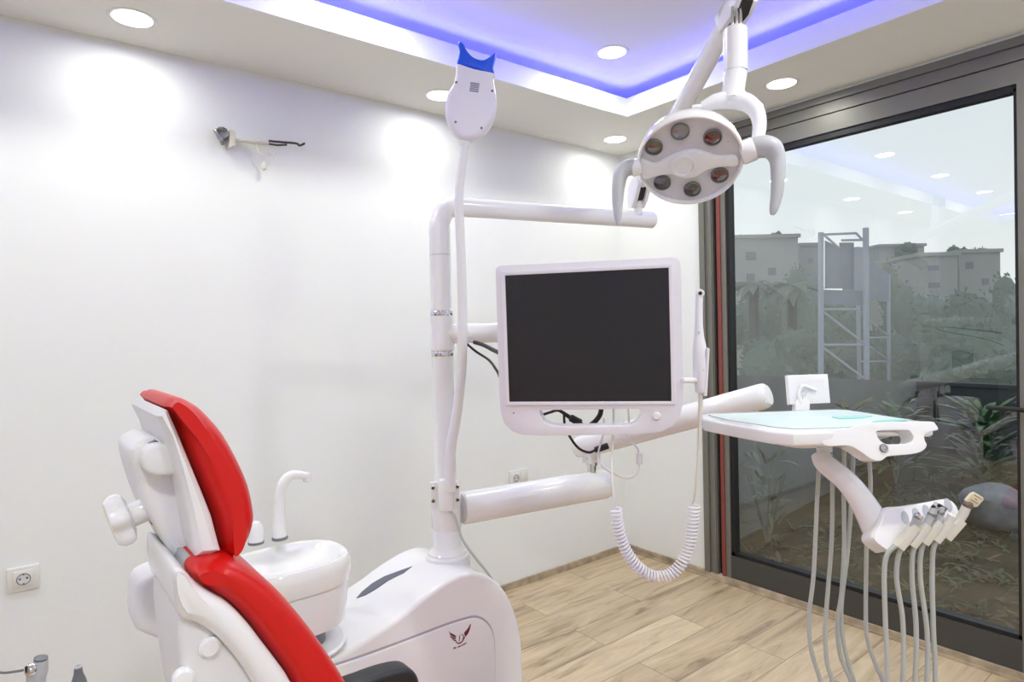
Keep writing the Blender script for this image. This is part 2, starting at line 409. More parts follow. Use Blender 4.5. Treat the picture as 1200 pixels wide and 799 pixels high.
for x, lab in ((-.285, 'downlight in the lowered ceiling border right at the room corner'),
               (-1.46, 'downlight in the lowered ceiling border half hidden behind the whitening lamp head'),
               (-2.684, 'downlight in the lowered ceiling border at the top left of the photo'),
               (-3.85, 'back wall downlight seen only as the second lowest reflection in the glass'),
               (-5.03, 'back wall downlight seen only as the lowest reflection in the glass')):
    downlight(x, -.225, H, lab, EB)
downlight(-.279, -1.223, H, 'downlight in the lowered ceiling border above the glass door', EB)
downlight(-.279, -2.42, H, 'downlight above the glass door, out of the frame to the right', EN)
downlight(-.279, -3.6, H, 'downlight above the glass door, behind the camera', EN)
for x, lab in ((-.872, 'downlight in the raised blue lit ceiling, left of the operating lamp arm'),
               (-2.03, 'downlight in the raised ceiling seen only as the highest reflection in the glass'),
               (-3.16, 'downlight in the raised ceiling seen only as second highest reflection in the glass'),
               (-4.33, 'raised ceiling downlight seen only as the reflection nearest the right stile')):
    downlight(x, -.745, HU, lab, EN)
for x, y in ((-1.6, -2.6), (-3.4, -2.9), (-5.0, -2.9), (-2.4, -3.9)):  # unseen lamps, energy raised to fill the white equipment from the front
    downlight(x, y, HU, 'unseen downlight in the raised ceiling behind the camera, strengthened as frontal fill', EN*2.3)

# blue light of the cove: one linear lamp along each side of the trough, thrown inwards over the lip
for cx_, cy_, ln, ang_ in (((XL)/2, -SW+.03, -XL-2*SW, math.pi), ((XL)/2, YF+SW-.03, -XL-2*SW, 0), (-SW+.03, YF/2, -YF-2*SW, math.pi/2), (XL+SW-.03, YF/2, -YF-2*SW, -math.pi/2)):
    ld = bpy.data.lights.new('cove_light', 'AREA'); ld.shape = 'RECTANGLE'; ld.size = ln; ld.size_y = .012; ld.energy = 3.0*ln; ld.color = (.07, .075, 1)
    lo = bpy.data.objects.new('cove_light', ld); COL.objects.link(lo); lo.location = (cx_, cy_, FT+.006)
    lo.rotation_euler = (math.radians(90+22), 0, ang_)
# ------------------------------------------------------------------ wall fittings
def plate_xz(cx, cz, w, h, y0=-.011, y1=0.): return G().box((cx-w/2, y0, cz-h/2), (cx+w/2, y1, cz+h/2)).bevel(.002, 2)
def wall_socket(px, py, w, h, label, sx):
    c = onY(px, py, 0)
    t = root('wall_socket', label, 'electrical socket', (c.x, 0, c.z-h/2))
    obj('face_plate', plate_xz(c.x, c.z, w, h), 'socket', t)
    obj('inner_plate', plate_xz(c.x+sx, c.z, .056, .056, -.0135, -.009), 'socket', t)
    g = G(); o = V((c.x+sx, -.0138, c.z))
    g.lathe([(.0205, 0), (.0205, .0018), (.0185, .0018), (.0175, -.001), (.0, -.001)], o, (0, -1, 0), 32); k = obj('socket_well', g, 'socket', t)
    g = G()
    for dx in (-.0095, .0095): g.lathe([(.0034, 0), (.0034, .001)], o+V((dx, -.0005, .002)), (0, -1, 0), 12)
    g.box((o.x-.0025, o.y-.0014, o.z+.0135), (o.x+.0025, o.y-.0002, o.z+.0185)); g.box((o.x-.0025, o.y-.0014, o.z-.0185), (o.x+.0025, o.y-.0002, o.z-.0135))
    g.ringplate(circ(o.x, o.z, .0195, 32), circ(o.x, o.z, .0172, 32), (O_, X_, Z_, Y_), o.y-.0022, o.y-.0016)
    obj('pin_holes', g, 'slot', k)
    return t
wall_socket(27.5, 677, .088, .080, 'square white socket low on the back wall at the far left', 0)
t2 = wall_socket(607, 559, .125, .082, 'wide double socket low on the back wall behind the lower white arm', -.024)
c = onY(607, 559, 0)
obj('blank_insert', plate_xz(c.x+.032, c.z, .052, .056, -.0135, -.009), 'socket', t2)

# unfinished wall outlet with bare wires
def wy(px, py, y): return onY(px, py, y)
t = root('wiring_stub', 'unfinished metal conduit end with loose wires sticking out of the back wall', 'wiring', wy(262, 165, 0))
Y1 = -.035
a = wy(252, 155, Y1)
g = G(); c0 = wy(262, 160, 0)
g.lathe([(.021, .0), (.022, .012), (.019, .014), (.019, .03), (.024, .032), (.024, .044), (.016, .046), (.0, .046)], V((c0.x-.005, 0, c0.z)), (-.25, -1, .05), 10)
g.tube([wy(252, 152, -.03), wy(259, 162, -.045), wy(261, 170, -.04)], [.009, .011, .006], 8)
g.tube([wy(255, 151, -.045), wy(266, 154, -.045)], .005, 8)
obj('conduit_end', g, 'steel', t)
g = G(); g.puff(loc2([wy(266, 155, 0), wy(272, 158, 0), wy(272, 174, 0), wy(265, 176, 0)], (O_, X_, Z_, Y_)), (O_, X_, Z_, Y_), -.05, 0, .002, 2); obj('mounting_flange', g, 'plaster', t)
g = G(); g.tube(cr([wy(270, 164, -.03), wy(285, 165, -.04), wy(298, 166, -.045), wy(314, 167, -.045)], 5), lin([.006, .007, .010, .012], 5), 10); obj('cable_sleeve', g, 'plaster', t)
g = G(); g.tube(cr([wy(313, 165, -.045), wy(330, 166.5, -.05), wy(347, 168, -.05), wy(351, 170.5, -.05), wy(357, 168, -.05)], 4), .0048, 8); g.tube([wy(315, 168.5, -.05), wy(325, 170, -.05), wy(336, 169.5, -.05)], .0042, 8); obj('bare_wire', g, 'wire', t)
g = G(); g.tube(cr([wy(300, 168, -.045), wy(303, 178, -.05), wy(310, 185, -.05)], 5), .0042, 8)
g.tube(cr([wy(313, 168, -.045), wy(313, 178, -.045), wy(320, 182, -.045), wy(323, 177, -.045)], 5), .0034, 8)
obj('hanging_wire', g, 'plaster', t)
g = G(); a = wy(309, 194, -.045); g.lathe([(.002, 0), (.009, .006), (.011, .02), (.006, .034), (.002, .036)], a-V((0, 0, .02)), (.1, 0, 1), 10)
g.tube([wy(310, 185, -.05), wy(310, 190, -.045)], .003, 8)
obj('wire_connector', g, 'plaster', t)

# ================================================================== SIDE CABINET (water unit) with pole
py0 = P(524, 640, 2.0); PX, PY = py0.x, py0.y
YFRONT = PY-.155; YBACK = PY+.15
unit = root('dental_unit', 'white floor-standing dental unit cabinet with red wing emblem and tall pole', 'dental unit', (PX, PY, 0))
FXZ = (O_, X_, Z_, Y_)
def tr(pts, Y): return loc2([onY(x, y, Y) for x, y in pts], FXZ)
# side outline of the cabinet (front plane), then the part hidden below the frame
top = tr([(380, 777), (425, 752), (470, 722), (500, 698), (530, 678), (552, 671), (575, 676), (594, 695), (606, 722), (612, 752), (613.5, 785)], YFRONT)
xr = top[-1][0]
xl = -2.66
top[0] = (top[0][0], top[0][1]+.004)
prof = [(xl, .05), (xl, .60)] + [(p[0], p[1]) for p in top] + [(xr, .40), (xr, .05)]
sm = [V((p[0], p[1], 0)) for p in prof[1:-1]]
sm = cr([(xl, .58, 0), (xl+.03, .612, 0)]+[(p[0], p[1], 0) for p in top]+[(xr, .22, 0)], 5)
prof = [(xl, .05)]+[(p.x, p.y) for p in sm]+[(xr, .05)]
g = G().puff(prof, FXZ, YFRONT, YBACK, .013, 5)
body = obj('cabinet_body', g, 'white', unit)
obj('plinth', G().box((xl+.03, YFRONT+.03, FLZ), (xr-.03, YBACK-.03, .06)), 'grey', unit)
# front door panel: a raised plate with a rounded corner
pp = tr([(380, 781), (420, 768), (470, 750), (520, 731), (545, 723), (558, 721), (569, 726), (577, 738), (580, 760), (580, 800)], YFRONT)
xp = pp[-1][0]
pl = [(xl+.02, pp[0][1]-.03)]+[(v.x, v.y) for v in cr([(p[0], p[1], 0) for p in pp], 4)]+[(xp, .10), (xl+.02, .10)]
pl[0] = (xl+.02, pl[1][1]-.045)
obj('panel_gap', G().puff([(p[0], p[1]) for p in pl], FXZ, YFRONT-.0015, YFRONT+.004, .001, 2), 'seam', unit)
cxm = sum(p[0] for p in pl)/len(pl); czm = sum(p[1] for p in pl)/len(pl)
g = G(); q = [(p[0]+(cxm-p[0])*.012, p[1]-.006) for p in pl]
panel = obj('door_panel', g.puff(q, FXZ, YFRONT-.006, YFRONT+.004, .004, 3), 'white', unit)
# upper lid seam
# emblem: a pair of wings with a curl between them and a short slanted line of script under it
YE = YFRONT-.0066
def em(x, y): return (515+x/16.64, 722+y/16.64)
def emp(pts, n=0):
    p = tr([em(*q) for q in pts], YE)
    return G().puff(p, FXZ, YE-.0006, YE+.0008, 0)
def embar(pts, w):
    c = cr([onY(*em(*q), YE) for q in pts], 4); return c, w
wing_r = [[(600, 150), (612, 150), (590, 260), (560, 330), (520, 385), (500, 385), (480, 330), (500, 300), (540, 260), (575, 205)]]
wing_l = [[(182, 285), (215, 325), (270, 350), (325, 380), (322, 405), (260, 395), (215, 365)],
          [(205, 375), (250, 405), (320, 415), (318, 440), (265, 440), (222, 415)],
          [(240, 455), (290, 455), (320, 460), (330, 490), (300, 480)]]
for i, w in enumerate(wing_r+wing_l): obj('emblem_wing', emp(w), 'emblem', panel, label='dark red printed wing' if i == 0 else None)
def ribbon(pts, w):
    c = cr([V((*tr([em(*q)], YE)[0], 0)) for q in pts], 5); L_, R_ = [], []
    for i, p in enumerate(c):
        t = (c[min(i+1, len(c)-1)]-c[max(i-1, 0)]).normalized(); n = V((-t.y, t.x, 0))
        k = w*(.35+.65*math.sin(math.pi*(i+.6)/(len(c)+.2)))
        L_.append((p.x+n.x*k, p.y+n.y*k)); R_.append((p.x-n.x*k, p.y-n.y*k))
    return G().puff(L_+R_[::-1], FXZ, YE-.0006, YE+.0008, 0)
for pts, w in (([(310, 470), (340, 510), (380, 526), (430, 505), (475, 440), (510, 370)], .0016), ([(398, 365), (392, 420), (385, 490)], .0011), ([(420, 345), (455, 365), (470, 410), (450, 450)], .0011)):
    obj('emblem_curl', ribbon(pts, w), 'emblem', panel)
for pts, w in (([(280, 645), (290, 605), (300, 625), (318, 608), (335, 622)], .0012), ([(350, 605), (385, 590), (430, 570)], .0014), ([(430, 570), (480, 545), (530, 515)], .0014)):
    obj('emblem_script', ribbon(pts, w), 'emblem', panel)
# slanted grip vent on the top
def ontop(x, y, Z): return onZ(x, y, Z)
def roofz(x):
    best = .6
    for i in range(len(prof)-1):
        (x1, z1), (x2, z2) = prof[i], prof[i+1]
        if x1 <= x <= x2 and x2 > x1: best = max(best, z1+(z2-z1)*(x-x1)/(x2-x1))
    return best
def onroof(px, py):
    d = ray(px, py); t = 1.2
    while t < 3:
        q = CAM+d*t
        if q.z < roofz(q.x): return q
        t += .002
    return q
vp = [(418, 701), (424, 694), (436, 684), (450, 676), (466, 670), (483, 664), (473, 672), (455, 681), (440, 691), (428, 698)]
vr = [onroof(*p) for p in vp]; vN = V((-.22, 0, 1)).normalized()
g = G(); n_ = len(vr)
g.add([v+vN*.0022 for v in vr]+[v-vN*.02 for v in vr], [tuple(range(n_))]+[(i, (i+1) % n_, n_+(i+1) % n_, n_+i) for i in range(n_)])
obj('top_vent', g, 'slot', unit, flat=True)

# pole
def pz(py): return P(524, py, 2.0).z
def pole_r(px_w): return px_w/2*2.0/FPX
zb = pz(650)
g = G(); g.lathe([(.066, zb-.06), (.060, zb+.012), (.050, zb+.022), (.0445, zb+.032), (.043, pz(590)), (.0405, pz(574)), (.034, pz(570)), (.034, pz(416))], (PX, PY, 0), (0, 0, 1), 40)
obj('pole_base', g, 'enamel', unit)
obj('base_flange', G().lathe([(.072, zb-.03), (.069, zb+.002), (.058, zb+.008), (.05, zb+.009)], (PX, PY, 0), (0, 0, 1), 40), 'white', unit)
obj('chrome_collar', G().lathe([(.034, pz(417)), (.0355, pz(416)), (.0355, pz(412)), (.034, pz(411))], (PX, PY, 0), (0, 0, 1), 36), 'chrome', unit)
obj('chrome_collar', G().lathe([(.0345, pz(370)), (.036, pz(369)), (.036, pz(365)), (.0345, pz(364))], (PX, PY, 0), (0, 0, 1), 36), 'chrome', unit)
obj('pole_shaft', G().lathe([(.0325, pz(572)), (.0325, pz(364))], (PX, PY, 0), (0, 0, 1), 36), 'enamel', unit)

# monitor arm ring + arm (swivels on the pole, carries the monitor)
mon_o = P(690, 400, 1.5)
Lp, Rp = P(580, 400, 1.548), P(799, 400, 1.455)
mx_ = (Rp-Lp).normalized(); my_ = (Z_-mx_*mx_.dot(Z_)).normalized(); mz_ = mx_.cross(my_)
my_ = (my_+mz_*.045).normalized(); mz_ = mx_.cross(my_)          # leans back a touch
MF = (mon_o, mx_, my_, mz_)
# ------------------------------------------------------------------ monitor
mon = root('monitor', 'white framed monitor with a dark blank screen and handle slot below it', 'monitor', mon_o-my_*.2)
def mp(pts): return loc2([onp(x, y, mon_o, mz_) for x, y in pts], MF)
outer = mp([(580.5, 318), (582, 313.5), (586, 311.2), (690, 306.2), (786, 301), (793, 302), (796.5, 306), (798, 313), (800.6, 440), (801, 470), (797, 488), (788, 499), (775, 506), (745, 509), (640, 510.5), (613, 509.5), (600, 505), (591, 496), (586.6, 482), (585, 462)])
hole = mp([(632, 480.5), (690, 479.8), (748, 479), (750.5, 481), (750, 487), (746, 494), (740, 498), (730, 499), (660, 499.6), (646, 498.6), (637, 494), (633, 487)])
g = G().ringplate(outer, hole, MF, -.038, .0).bevel(.005, 3, 50); obj('bezel', g, 'lilac', mon, ang=30)
scr = mp([(592, 322.8), (783.5, 313.6), (787, 469.9), (597, 470.6)])
rim = mp([(586.5, 318), (788, 308.2), (792, 473.8), (592, 475)])
obj('screen_rim', G().ringplate(rim, scr, MF, -.001, .0035).bevel(.0015, 2, 50), 'lilac', mon)
obj('screen', G().puff(scr, MF, -.001, .0012, 0), 'screen', mon, flat=True)
k = mp([(769.5, 487)])[0]
obj('control_knob', G().lathe([(.0095, 0), (.0095, .005), (.0075, .0072), (0, .0075)], mon_o+mx_*k[0]+my_*k[1], mz_, 28), 'white', mon)
k = mp([(602, 484)])[0]
obj('sensor_dot', G().lathe([(.0018, 0), (.0018, .0008)], mon_o+mx_*k[0]+my_*k[1], mz_, 12), 'black', mon)
bk = mp([(600, 330), (690, 325), (780, 321), (782, 440), (775, 460), (690, 464), (610, 466), (603, 445)])
obj('rear_housing', G().puff(bk, MF, -.036, -.085, 0, r2=.02), 'lilac', mon)
c = mp([(690, 391)])[0]; q = mon_o+mx_*c[0]+my_*c[1]
obj('mount_bracket', G().capsule(q-mz_*.083, q-mz_*.15, .028), 'midgrey', mon)

# its arm swivels on the pole with it
obj('swivel_collar', G().lathe([(.034, pz(411)), (.0375, pz(410)), (.0375, pz(371)), (.034, pz(370))], (PX, PY, 0), (0, 0, 1), 40), 'enamel', mon)
me_ = mon_o-mz_*.16; za = pz(391)
g = G(); g.tube(cr([V((PX, PY, za)), V((PX+.15, PY-.14, za)), V((me_.x+.02, me_.y+.05, za))], 6), .031, 24); obj('arm_tube', g, 'enamel', mon)
g = G(); e0 = V((me_.x+.02, me_.y+.05, za)); g.capsule(e0-V((0, 0, .05)), e0+V((0, 0, .05)), .036); obj('end_joint', g, 'enamel', mon)

# ------------------------------------------------------------------ cables around the monitor
def cable(name, pts, r, m, label, seg=10, cat='cable', n=8, **k):
    return tag(obj(name, G().tube(cr(pts, n), r, seg), m), label, cat)
cable('power_cable', [P(546, 402, 1.955), P(558, 412, 1.93), P(573, 422, 1.85), P(582, 434, 1.75), P(592, 450, 1.66), P(620, 462, 1.63)], .0038, 'rubber', 'thin black cable sagging from the monitor arm to the left edge of the monitor')
cable('video_cable', [P(556, 401, 1.94), P(566, 404, 1.88), P(578, 410, 1.8), P(596, 418, 1.70), P(620, 425, 1.64)], .0062, 'rubber', 'thick black cable just under the monitor arm')
t = root('monitor_lead', 'black lead with a plug hanging behind the monitor handle slot', 'cable', P(672, 495, 1.68))
obj('lead', G().tube(cr([P(633, 487, 1.66), P(645, 483, 1.67), P(655, 481, 1.68), P(668, 489, 1.68), P(678, 494, 1.68)], 6), lin([.0035, .0035, .004, .006, .006], 6), 10), 'rubber', t)
obj('plug', G().capsule(P(668, 489, 1.68), P(681, 496, 1.68), .010), 'rubber', t)
obj('lower_lead', G().tube(cr([P(661, 486, 1.68), P(662, 498, 1.69), P(668, 512, 1.69), P(678, 525, 1.69), P(690, 530, 1.69), P(698, 527, 1.69)], 6), .0035, 10), 'rubber', t)
obj('inline_connector', G().capsule(P(697, 527.5, 1.69), P(713, 522, 1.69), .0085), 'rubber', t)
cable('looped_cable', [P(705, 476, 1.62), P(703, 486, 1.63), P(697, 494, 1.635), P(688, 500, 1.63), P(680, 497, 1.62)], .0065, 'rubber', 'thick black cable looping in the right half of the handle slot')
t = root('white_usb_cable', 'thin white cable with a small inline box looping under the monitor', 'cable', P(725, 550, 1.6))
obj('cord', G().tube(cr([P(736, 478, 1.6), P(737, 500, 1.6), P(733, 515, 1.6), P(742, 520, 1.6), P(748, 528, 1.6), P(749, 545, 1.6), P(744, 557, 1.6), P(730, 559, 1.6), P(712, 550, 1.6), P(702, 540, 1.6), P(701, 530, 1.6), P(706, 512, 1.6), P(708, 490, 1.6)], 6), .0024, 8), 'satin', t)
obj('inline_box', G().capsule(P(749, 531, 1.6), P(749, 544, 1.6), .008), 'satin', t)
obj('cord_sleeve', G().tube(cr([P(705, 545, 1.6), P(716, 552.5, 1.6), P(733, 559.5, 1.6), P(742, 558, 1.6)], 5), .0042, 10), 'satin', t)

# ------------------------------------------------------------------ intra-oral camera with coiled cord
ic = root('intraoral_camera', 'slim white intraoral camera wand with coiled cord clipped beside the monitor', 'dental camera', P(821, 462, 1.49))
def q5(x, y, d=1.49): return P(780+x/5., 320+y/5., d)
pts = [q5(200, 100), q5(198, 130), q5(196, 200), q5(195, 300), q5(196, 370), q5(200, 450), q5(204, 540), q5(205, 620), q5(204, 700)]
rad = [.0050*1.6, .0066*1.35, .0084, .0092, .0115, .0165, .0178, .0162, .0115]
rad = [r*1.0 for r in rad]
obj('wand_body', G().tube(cr(pts, 5), lin(rad, 5), 20), 'lilac', ic)
c0 = q5(203, 118, 1.49); n0 = -(ray(820, 343).normalized())
hd = obj('camera_head', G().lathe([(.0085, 0), (.0098, .004), (.0098, .012), (.0085, .014), (0, .0142)], c0-n0*.004, n0, 24), 'satin', ic)
obj('camera_lens', G().lathe([(.0045, .0142), (.0045, .0150), (0, .0152)], c0-n0*.004, n0, 16), 'black', hd)
for (x, y) in ((196, 345), (220, 562)):
    obj('button', G().lathe([(.0022, .0), (.0022, .0175), (0, .018)], q5(x, y), n0, 12), 'grey', ic)
g = G(); g.puff([(0, 0), (.009, 0), (.014, .11), (.008, .112)], (q5(218, 715), mx_, my_, mz_), -.018, .012, .002, 2); obj('holder_clip', g, 'satin', ic)
obj('holder_arm', G().capsule(q5(98, 628, 1.455), q5(175, 628, 1.485), .0065), 'satin', ic)
# cord: straight lead down, coil, lead up to the monitor
path = [P(722, 596, 1.5), P(724, 615, 1.5), P(730, 637, 1.5), P(741, 657, 1.5), P(756, 671, 1.5), P(771, 676, 1.5), P(787, 672, 1.5), P(800, 658, 1.5), P(808, 637, 1.5), P(812, 615, 1.5), P(814, 592, 1.5)]
cl = cr(path, 40); turns = 48; N = turns*12
tot = [0]
for i in range(1, len(cl)): tot.append(tot[-1]+(cl[i]-cl[i-1]).length)
import bisect
hel = []; ref = FW.copy()
for i in range(N+1):
    s_ = tot[-1]*i/N; k = min(max(bisect.bisect(tot, s_)-1, 0), len(cl)-2); f_ = (s_-tot[k])/(tot[k+1]-tot[k])
    p = cl[k].lerp(cl[k+1], f_); T = (cl[k+1]-cl[k]).normalized(); a = (ref-T*ref.dot(T)).normalized(); b = T.cross(a)
    th = 2*math.pi*turns*i/N; hel.append(p+(a*math.cos(th)+b*math.sin(th))*.0122)
obj('coiled_cord', G().tube(hel, .0026, 6), 'lilac', ic)
obj('upper_lead', G().tube(cr([q5(204, 690), q5(205, 760), P(820, 490, 1.49), P(818, 540, 1.495), P(815, 575, 1.5), hel[-1]], 6), lin([.0055, .0055, .0045, .003, .0028, .0026], 6), 10), 'cream', ic)
obj('return_lead', G().tube(cr([hel[0], P(719, 580, 1.5), P(717, 550, 1.51), P(718, 520, 1.53), P(719, 500, 1.545), P(719, 476, 1.55)], 6), .0028, 8), 'satin', ic)

# ------------------------------------------------------------------ lamp arm on the pole top
la = root('lamp_arm', 'white horizontal tube elbow on top of the pole carrying the operating lamp', 'lamp arm', (PX, PY, pz(364)))
g = G(); g.lathe([(.0335, pz(364.5)), (.0335, pz(270)), (.0315, pz(262)), (.022, pz(254)), (.0, pz(251))], (PX, PY, 0), (0, 0, 1), 36)
obj('swivel_sleeve', g, 'enamel', la)
obj('sleeve_seam', G().lathe([(.0338, pz(300)), (.0338, pz(299))], (PX, PY, 0), (0, 0, 1), 36), 'grey', la)
ae = P(763, 258, 2.34); zt = ae.z
a1 = V((PX, PY, zt))
dirn = (V((ae.x, ae.y, zt))-a1).normalized()
g = G(); g.tube(cr([a1-V((0, 0, .09)), a1-V((0, 0, .05))+dirn*.004, a1-V((0, 0, .014))+dirn*.022, a1+dirn*.06, a1+dirn*.12, ae], 7), lin([.031, .031, .0315, .031, .0305, .0295], 7), 28)
obj('elbow_tube', g, 'enamel', la)
obj('end_cap', G().lathe([(.0295, 0), (.0295, .004), (.026, .009), (.012, .011), (0, .011)], ae, dirn, 28), 'enamel', la)
j0 = P(748, 252, 2.29); 
obj('pivot_post', G().capsule(V((j0.x, j0.y, zt+.01)), V((j0.x, j0.y, P(748, 237, 2.29).z)), .014), 'enamel', la)

# ------------------------------------------------------------------ operating lamp
TOP = P(866, 3, 1.60)
lamp = root('operating_lamp', 'oval white operating lamp with six lenses and two grey handles', 'dental lamp', V((j0.x, j0.y, P(748, 237, 2.29).z)))
J = P(746, 224, 2.29)
ad_ = (TOP-J).normalized()
g = G(); g.tube([J+ad_*.03, J.lerp(TOP, .35), J.lerp(TOP, .7), TOP-ad_*.005], [.024, .026, .027, .026], 24); obj('spring_arm', g, 'enamel', lamp)
# lower joint: two cheeks with a dark spring gap
g = G(); sd = ad_.cross(Z_).normalized()
fj = (J, ad_, sd.cross(ad_), sd)
for s_ in (-1, 1): g.puff([(-.045, -.042), (-.02, -.06), (.02, -.055), (.075, -.026), (.08, .026), (.0, .026), (-.03, .0)], fj, s_*.012, s_*.026, .003, 2)
obj('lower_joint', g, 'satin', lamp)
obj('joint_gap', G().puff([(-.035, -.04), (.02, -.045), (.06, -.02), (.05, .02), (-.02, .0)], fj, -.012, .012, .0), 'black', lamp)
obj('joint_foot', G().capsule(P(748, 243, 2.29), P(748, 232, 2.29), .020), 'satin', lamp)
# upper joint
fj2 = (TOP, ad_, sd.cross(ad_), sd)
g = G()
for s_ in (-1, 1): g.puff([(-.07, -.026), (-.0, -.04), (.03, -.03), (.04, .0), (.03, .024), (-.07, .026)], fj2, s_*.015, s_*.028, .003, 2)
g.puff([(-.05, .0), (.034, .0), (.028, .026), (-.05, .027)], fj2, -.028, .028, .003, 2)
obj('upper_joint', g, 'satin', lamp)
obj('upper_gap', G().puff([(-.05, -.03), (0, -.042), (.03, -.03), (.03, .0), (-.05, .0)], fj2, -.015, .015, 0), 'black', lamp)
DL = 1.56
g = G()
for dx in (-4.5, 0.5, 5): g.capsule(P(863+dx, 8, DL+.015), P(862.5+dx, 38, DL), .0042)
obj('chrome_rod', g, 'chrome', lamp)
zs = [P(862, y, DL) for y in (33, 84, 86, 104, 118)]
obj('neck_sleeve', G().lathe([(.024, 0), (.0285, .004), (.0285, (zs[1]-zs[0]).length)], zs[0], zs[1]-zs[0], 28), 'enamel', lamp)
obj('neck_collar', G().lathe([(.0275, 0), (.0275, .004), (.0265, .045), (.029, .075)], zs[2], P(858, 118, DL-.01)-zs[2], 28), 'enamel', lamp)
# head frame
hc = P(808, 189.5, 1.5); vd = ray(808, 189.5).normalized()
upv = (UP-vd*UP.dot(vd)).normalized()
ha = (-vd*math.cos(math.radians(34))-upv*math.sin(math.radians(34))).normalized()
ex = (RT*math.cos(math.radians(6.5))+UP*math.sin(math.radians(6.5))); ex = (ex-ha*ex.dot(ha)).normalized(); ey = ha.cross(ex)
HF = (hc, ex, ey, ha)
def hp_(pts): return loc2([onp(x, y, hc, ha) for x, y in pts], HF)
RX, RY = .1215, .1215
prof = [(0, -.085), (.04, -.084), (.075, -.076), (.1, -.06), (.116, -.036), (.122, -.012), (.1225, .0), (.120, .006), (.1165, .006), (.114, .001), (.113, -.004), (0, -.004)]
g = G(); g.lathe(prof, hc, ha, 64, ref=ex); obj('lamp_housing', g, 'white', lamp)
obj('lamp_face', G().lathe([(.113, -.006), (.113, -.0025), (0, -.0025)], hc, ha, 64, ref=ex), 'facegrey', lamp)
# raised band across the face
def k7(x, y): return (700+x/2.854, y/2.854)
band = [k7(*p) for p in ((142, 530), (190, 545), (235, 525), (290, 503), (340, 500), (400, 520), (462, 520), (468, 548), (420, 552), (370, 562), (330, 585), (290, 590), (250, 578), (200, 583), (150, 592))]
bp_ = hp_(band); bp_ = [(v.x, v.y) for v in cr([(p[0], p[1], 0) for p in bp_], 4, True)]
bp_ = [(p[0]*min(1, .1145/max(1e-6, math.hypot(*p))), p[1]*min(1, .1145/max(1e-6, math.hypot(*p)))) for p in bp_]
obj('face_band', G().puff(bp_, HF, -.003, .009, 0, r2=.004), 'satin', lamp)
kc = onp(*k7(287, 543), hc, ha)
obj('center_knob', G().lathe([(.0300, .004), (.0300, .016), (.0275, .0195), (.0235, .0195), (.0225, .0155), (.0, .0160)], kc, ha, 36), 'satin', lamp)
for (x, y), m_, lb in (((189, 492), 'lensb', 'brownish lens'), ((277, 440), 'lensg', 'pale grey lens'), ((386, 459), 'lensr', 'dark lens coloured with a red reflection'), ((217, 611), 'lensd', None), ((318, 633), 'lensd', None), ((409, 586), 'lensr', 'dark lens coloured with a red reflection')):
    p = onp(*k7(x, y), hc, ha); R = .0200
    ln = obj('lens', G().lathe([(R-.0015, -.004), (R-.0015, .0005), (R*.6, .0022), (0, .0028)], p, ha, 32), m_, lamp, label=lb)
    obj('lens_ring', G().lathe([(R-.0016, -.003), (R-.0016, .003), (R-.0004, .0038), (R+.001, .003), (R+.001, -.003)], p, ha, 32), 'midgrey', ln)
for x, y in ((152, 522), (438, 476), (165, 592), (440, 560)):
    obj('face_screw', G().lathe([(.0022, -.0028), (.0022, -.0012), (0, -.001)], onp(*k7(x, y), hc, ha), ha, 10), 'grey', lamp)
g = G(); b0 = onp(*k7(318, 692), hc, ha); g.capsule(b0-ha*.03-ex*.016, b0-ha*.03+ex*.016, .007); obj('sensor_housing', g, 'satin', lamp)
g = G(); g.capsule(b0-ha*.022-ex*.006-ey*.003, b0-ha*.021-ex*.002-ey*.003, .0032); g.capsule(b0-ha*.022+ex*.003-ey*.003, b0-ha*.021+ex*.007-ey*.003, .0032); obj('sensor_eye', g, 'black', lamp)
# top latch on the housing
g = G(); g.capsule(P(811, 126, 1.55), P(822, 125, 1.55), .006); obj('housing_latch', g, 'satin', lamp)
# yoke (a bow from the neck round to the right side of the head)
d1 = 1.50
yk = [(822, 126, 1.56), (838, 120, 1.555), (856, 117, 1.55), (874, 120, 1.535), (886, 130, 1.515), (890, 144, 1.50), (889, 158, 1.49), (886, 166, 1.485)]
g = G(); g.tube(cr([P(*p) for p in yk], 7), lin([.012, .020, .0235, .022, .019, .0165, .015, .013], 7), 20); obj('yoke', g, 'white', lamp)
rr = lambda x, y, d: P(*k7(x, y), d)
obj('pivot_collar', G().capsule(rr(478, 515, 1.475), rr(528, 495, 1.462), .0275, e=.005), 'white', lamp)
obj('pivot_collar', G().capsule(rr(146, 556, 1.508), rr(112, 566, 1.512), .0195, e=.004), 'white', lamp)
hr = [rr(520, 498, 1.465), rr(555, 490, 1.455), rr(585, 500, 1.448), rr(602, 535, 1.443), rr(604, 590, 1.44), rr(600, 650, 1.44), rr(590, 700, 1.44), rr(584, 718, 1.44)]
obj('lamp_handle', G().tube(cr(hr, 7), lin([.024, .0255, .0245, .0175, .0155, .0135, .0095, .004], 7), 22), 'grey', lamp)
hl = [rr(118, 560, 1.512), rr(98, 562, 1.51), rr(80, 580, 1.508), rr(72, 615, 1.505), rr(68, 670, 1.503), rr(68, 720, 1.503), rr(70, 752, 1.503)]
obj('lamp_handle', G().tube(cr(hl, 7), lin([.0185, .0195, .0175, .0155, .0128, .0098, .004], 7), 22), 'grey', lamp)
obj('handle_pin', G().capsule(rr(598, 478, 1.455), rr(614, 490, 1.45), .0065), 'grey', lamp)
obj('handle_pin', G().capsule(rr(66, 566, 1.515), rr(62, 578, 1.512), .0045), 'grey', lamp)

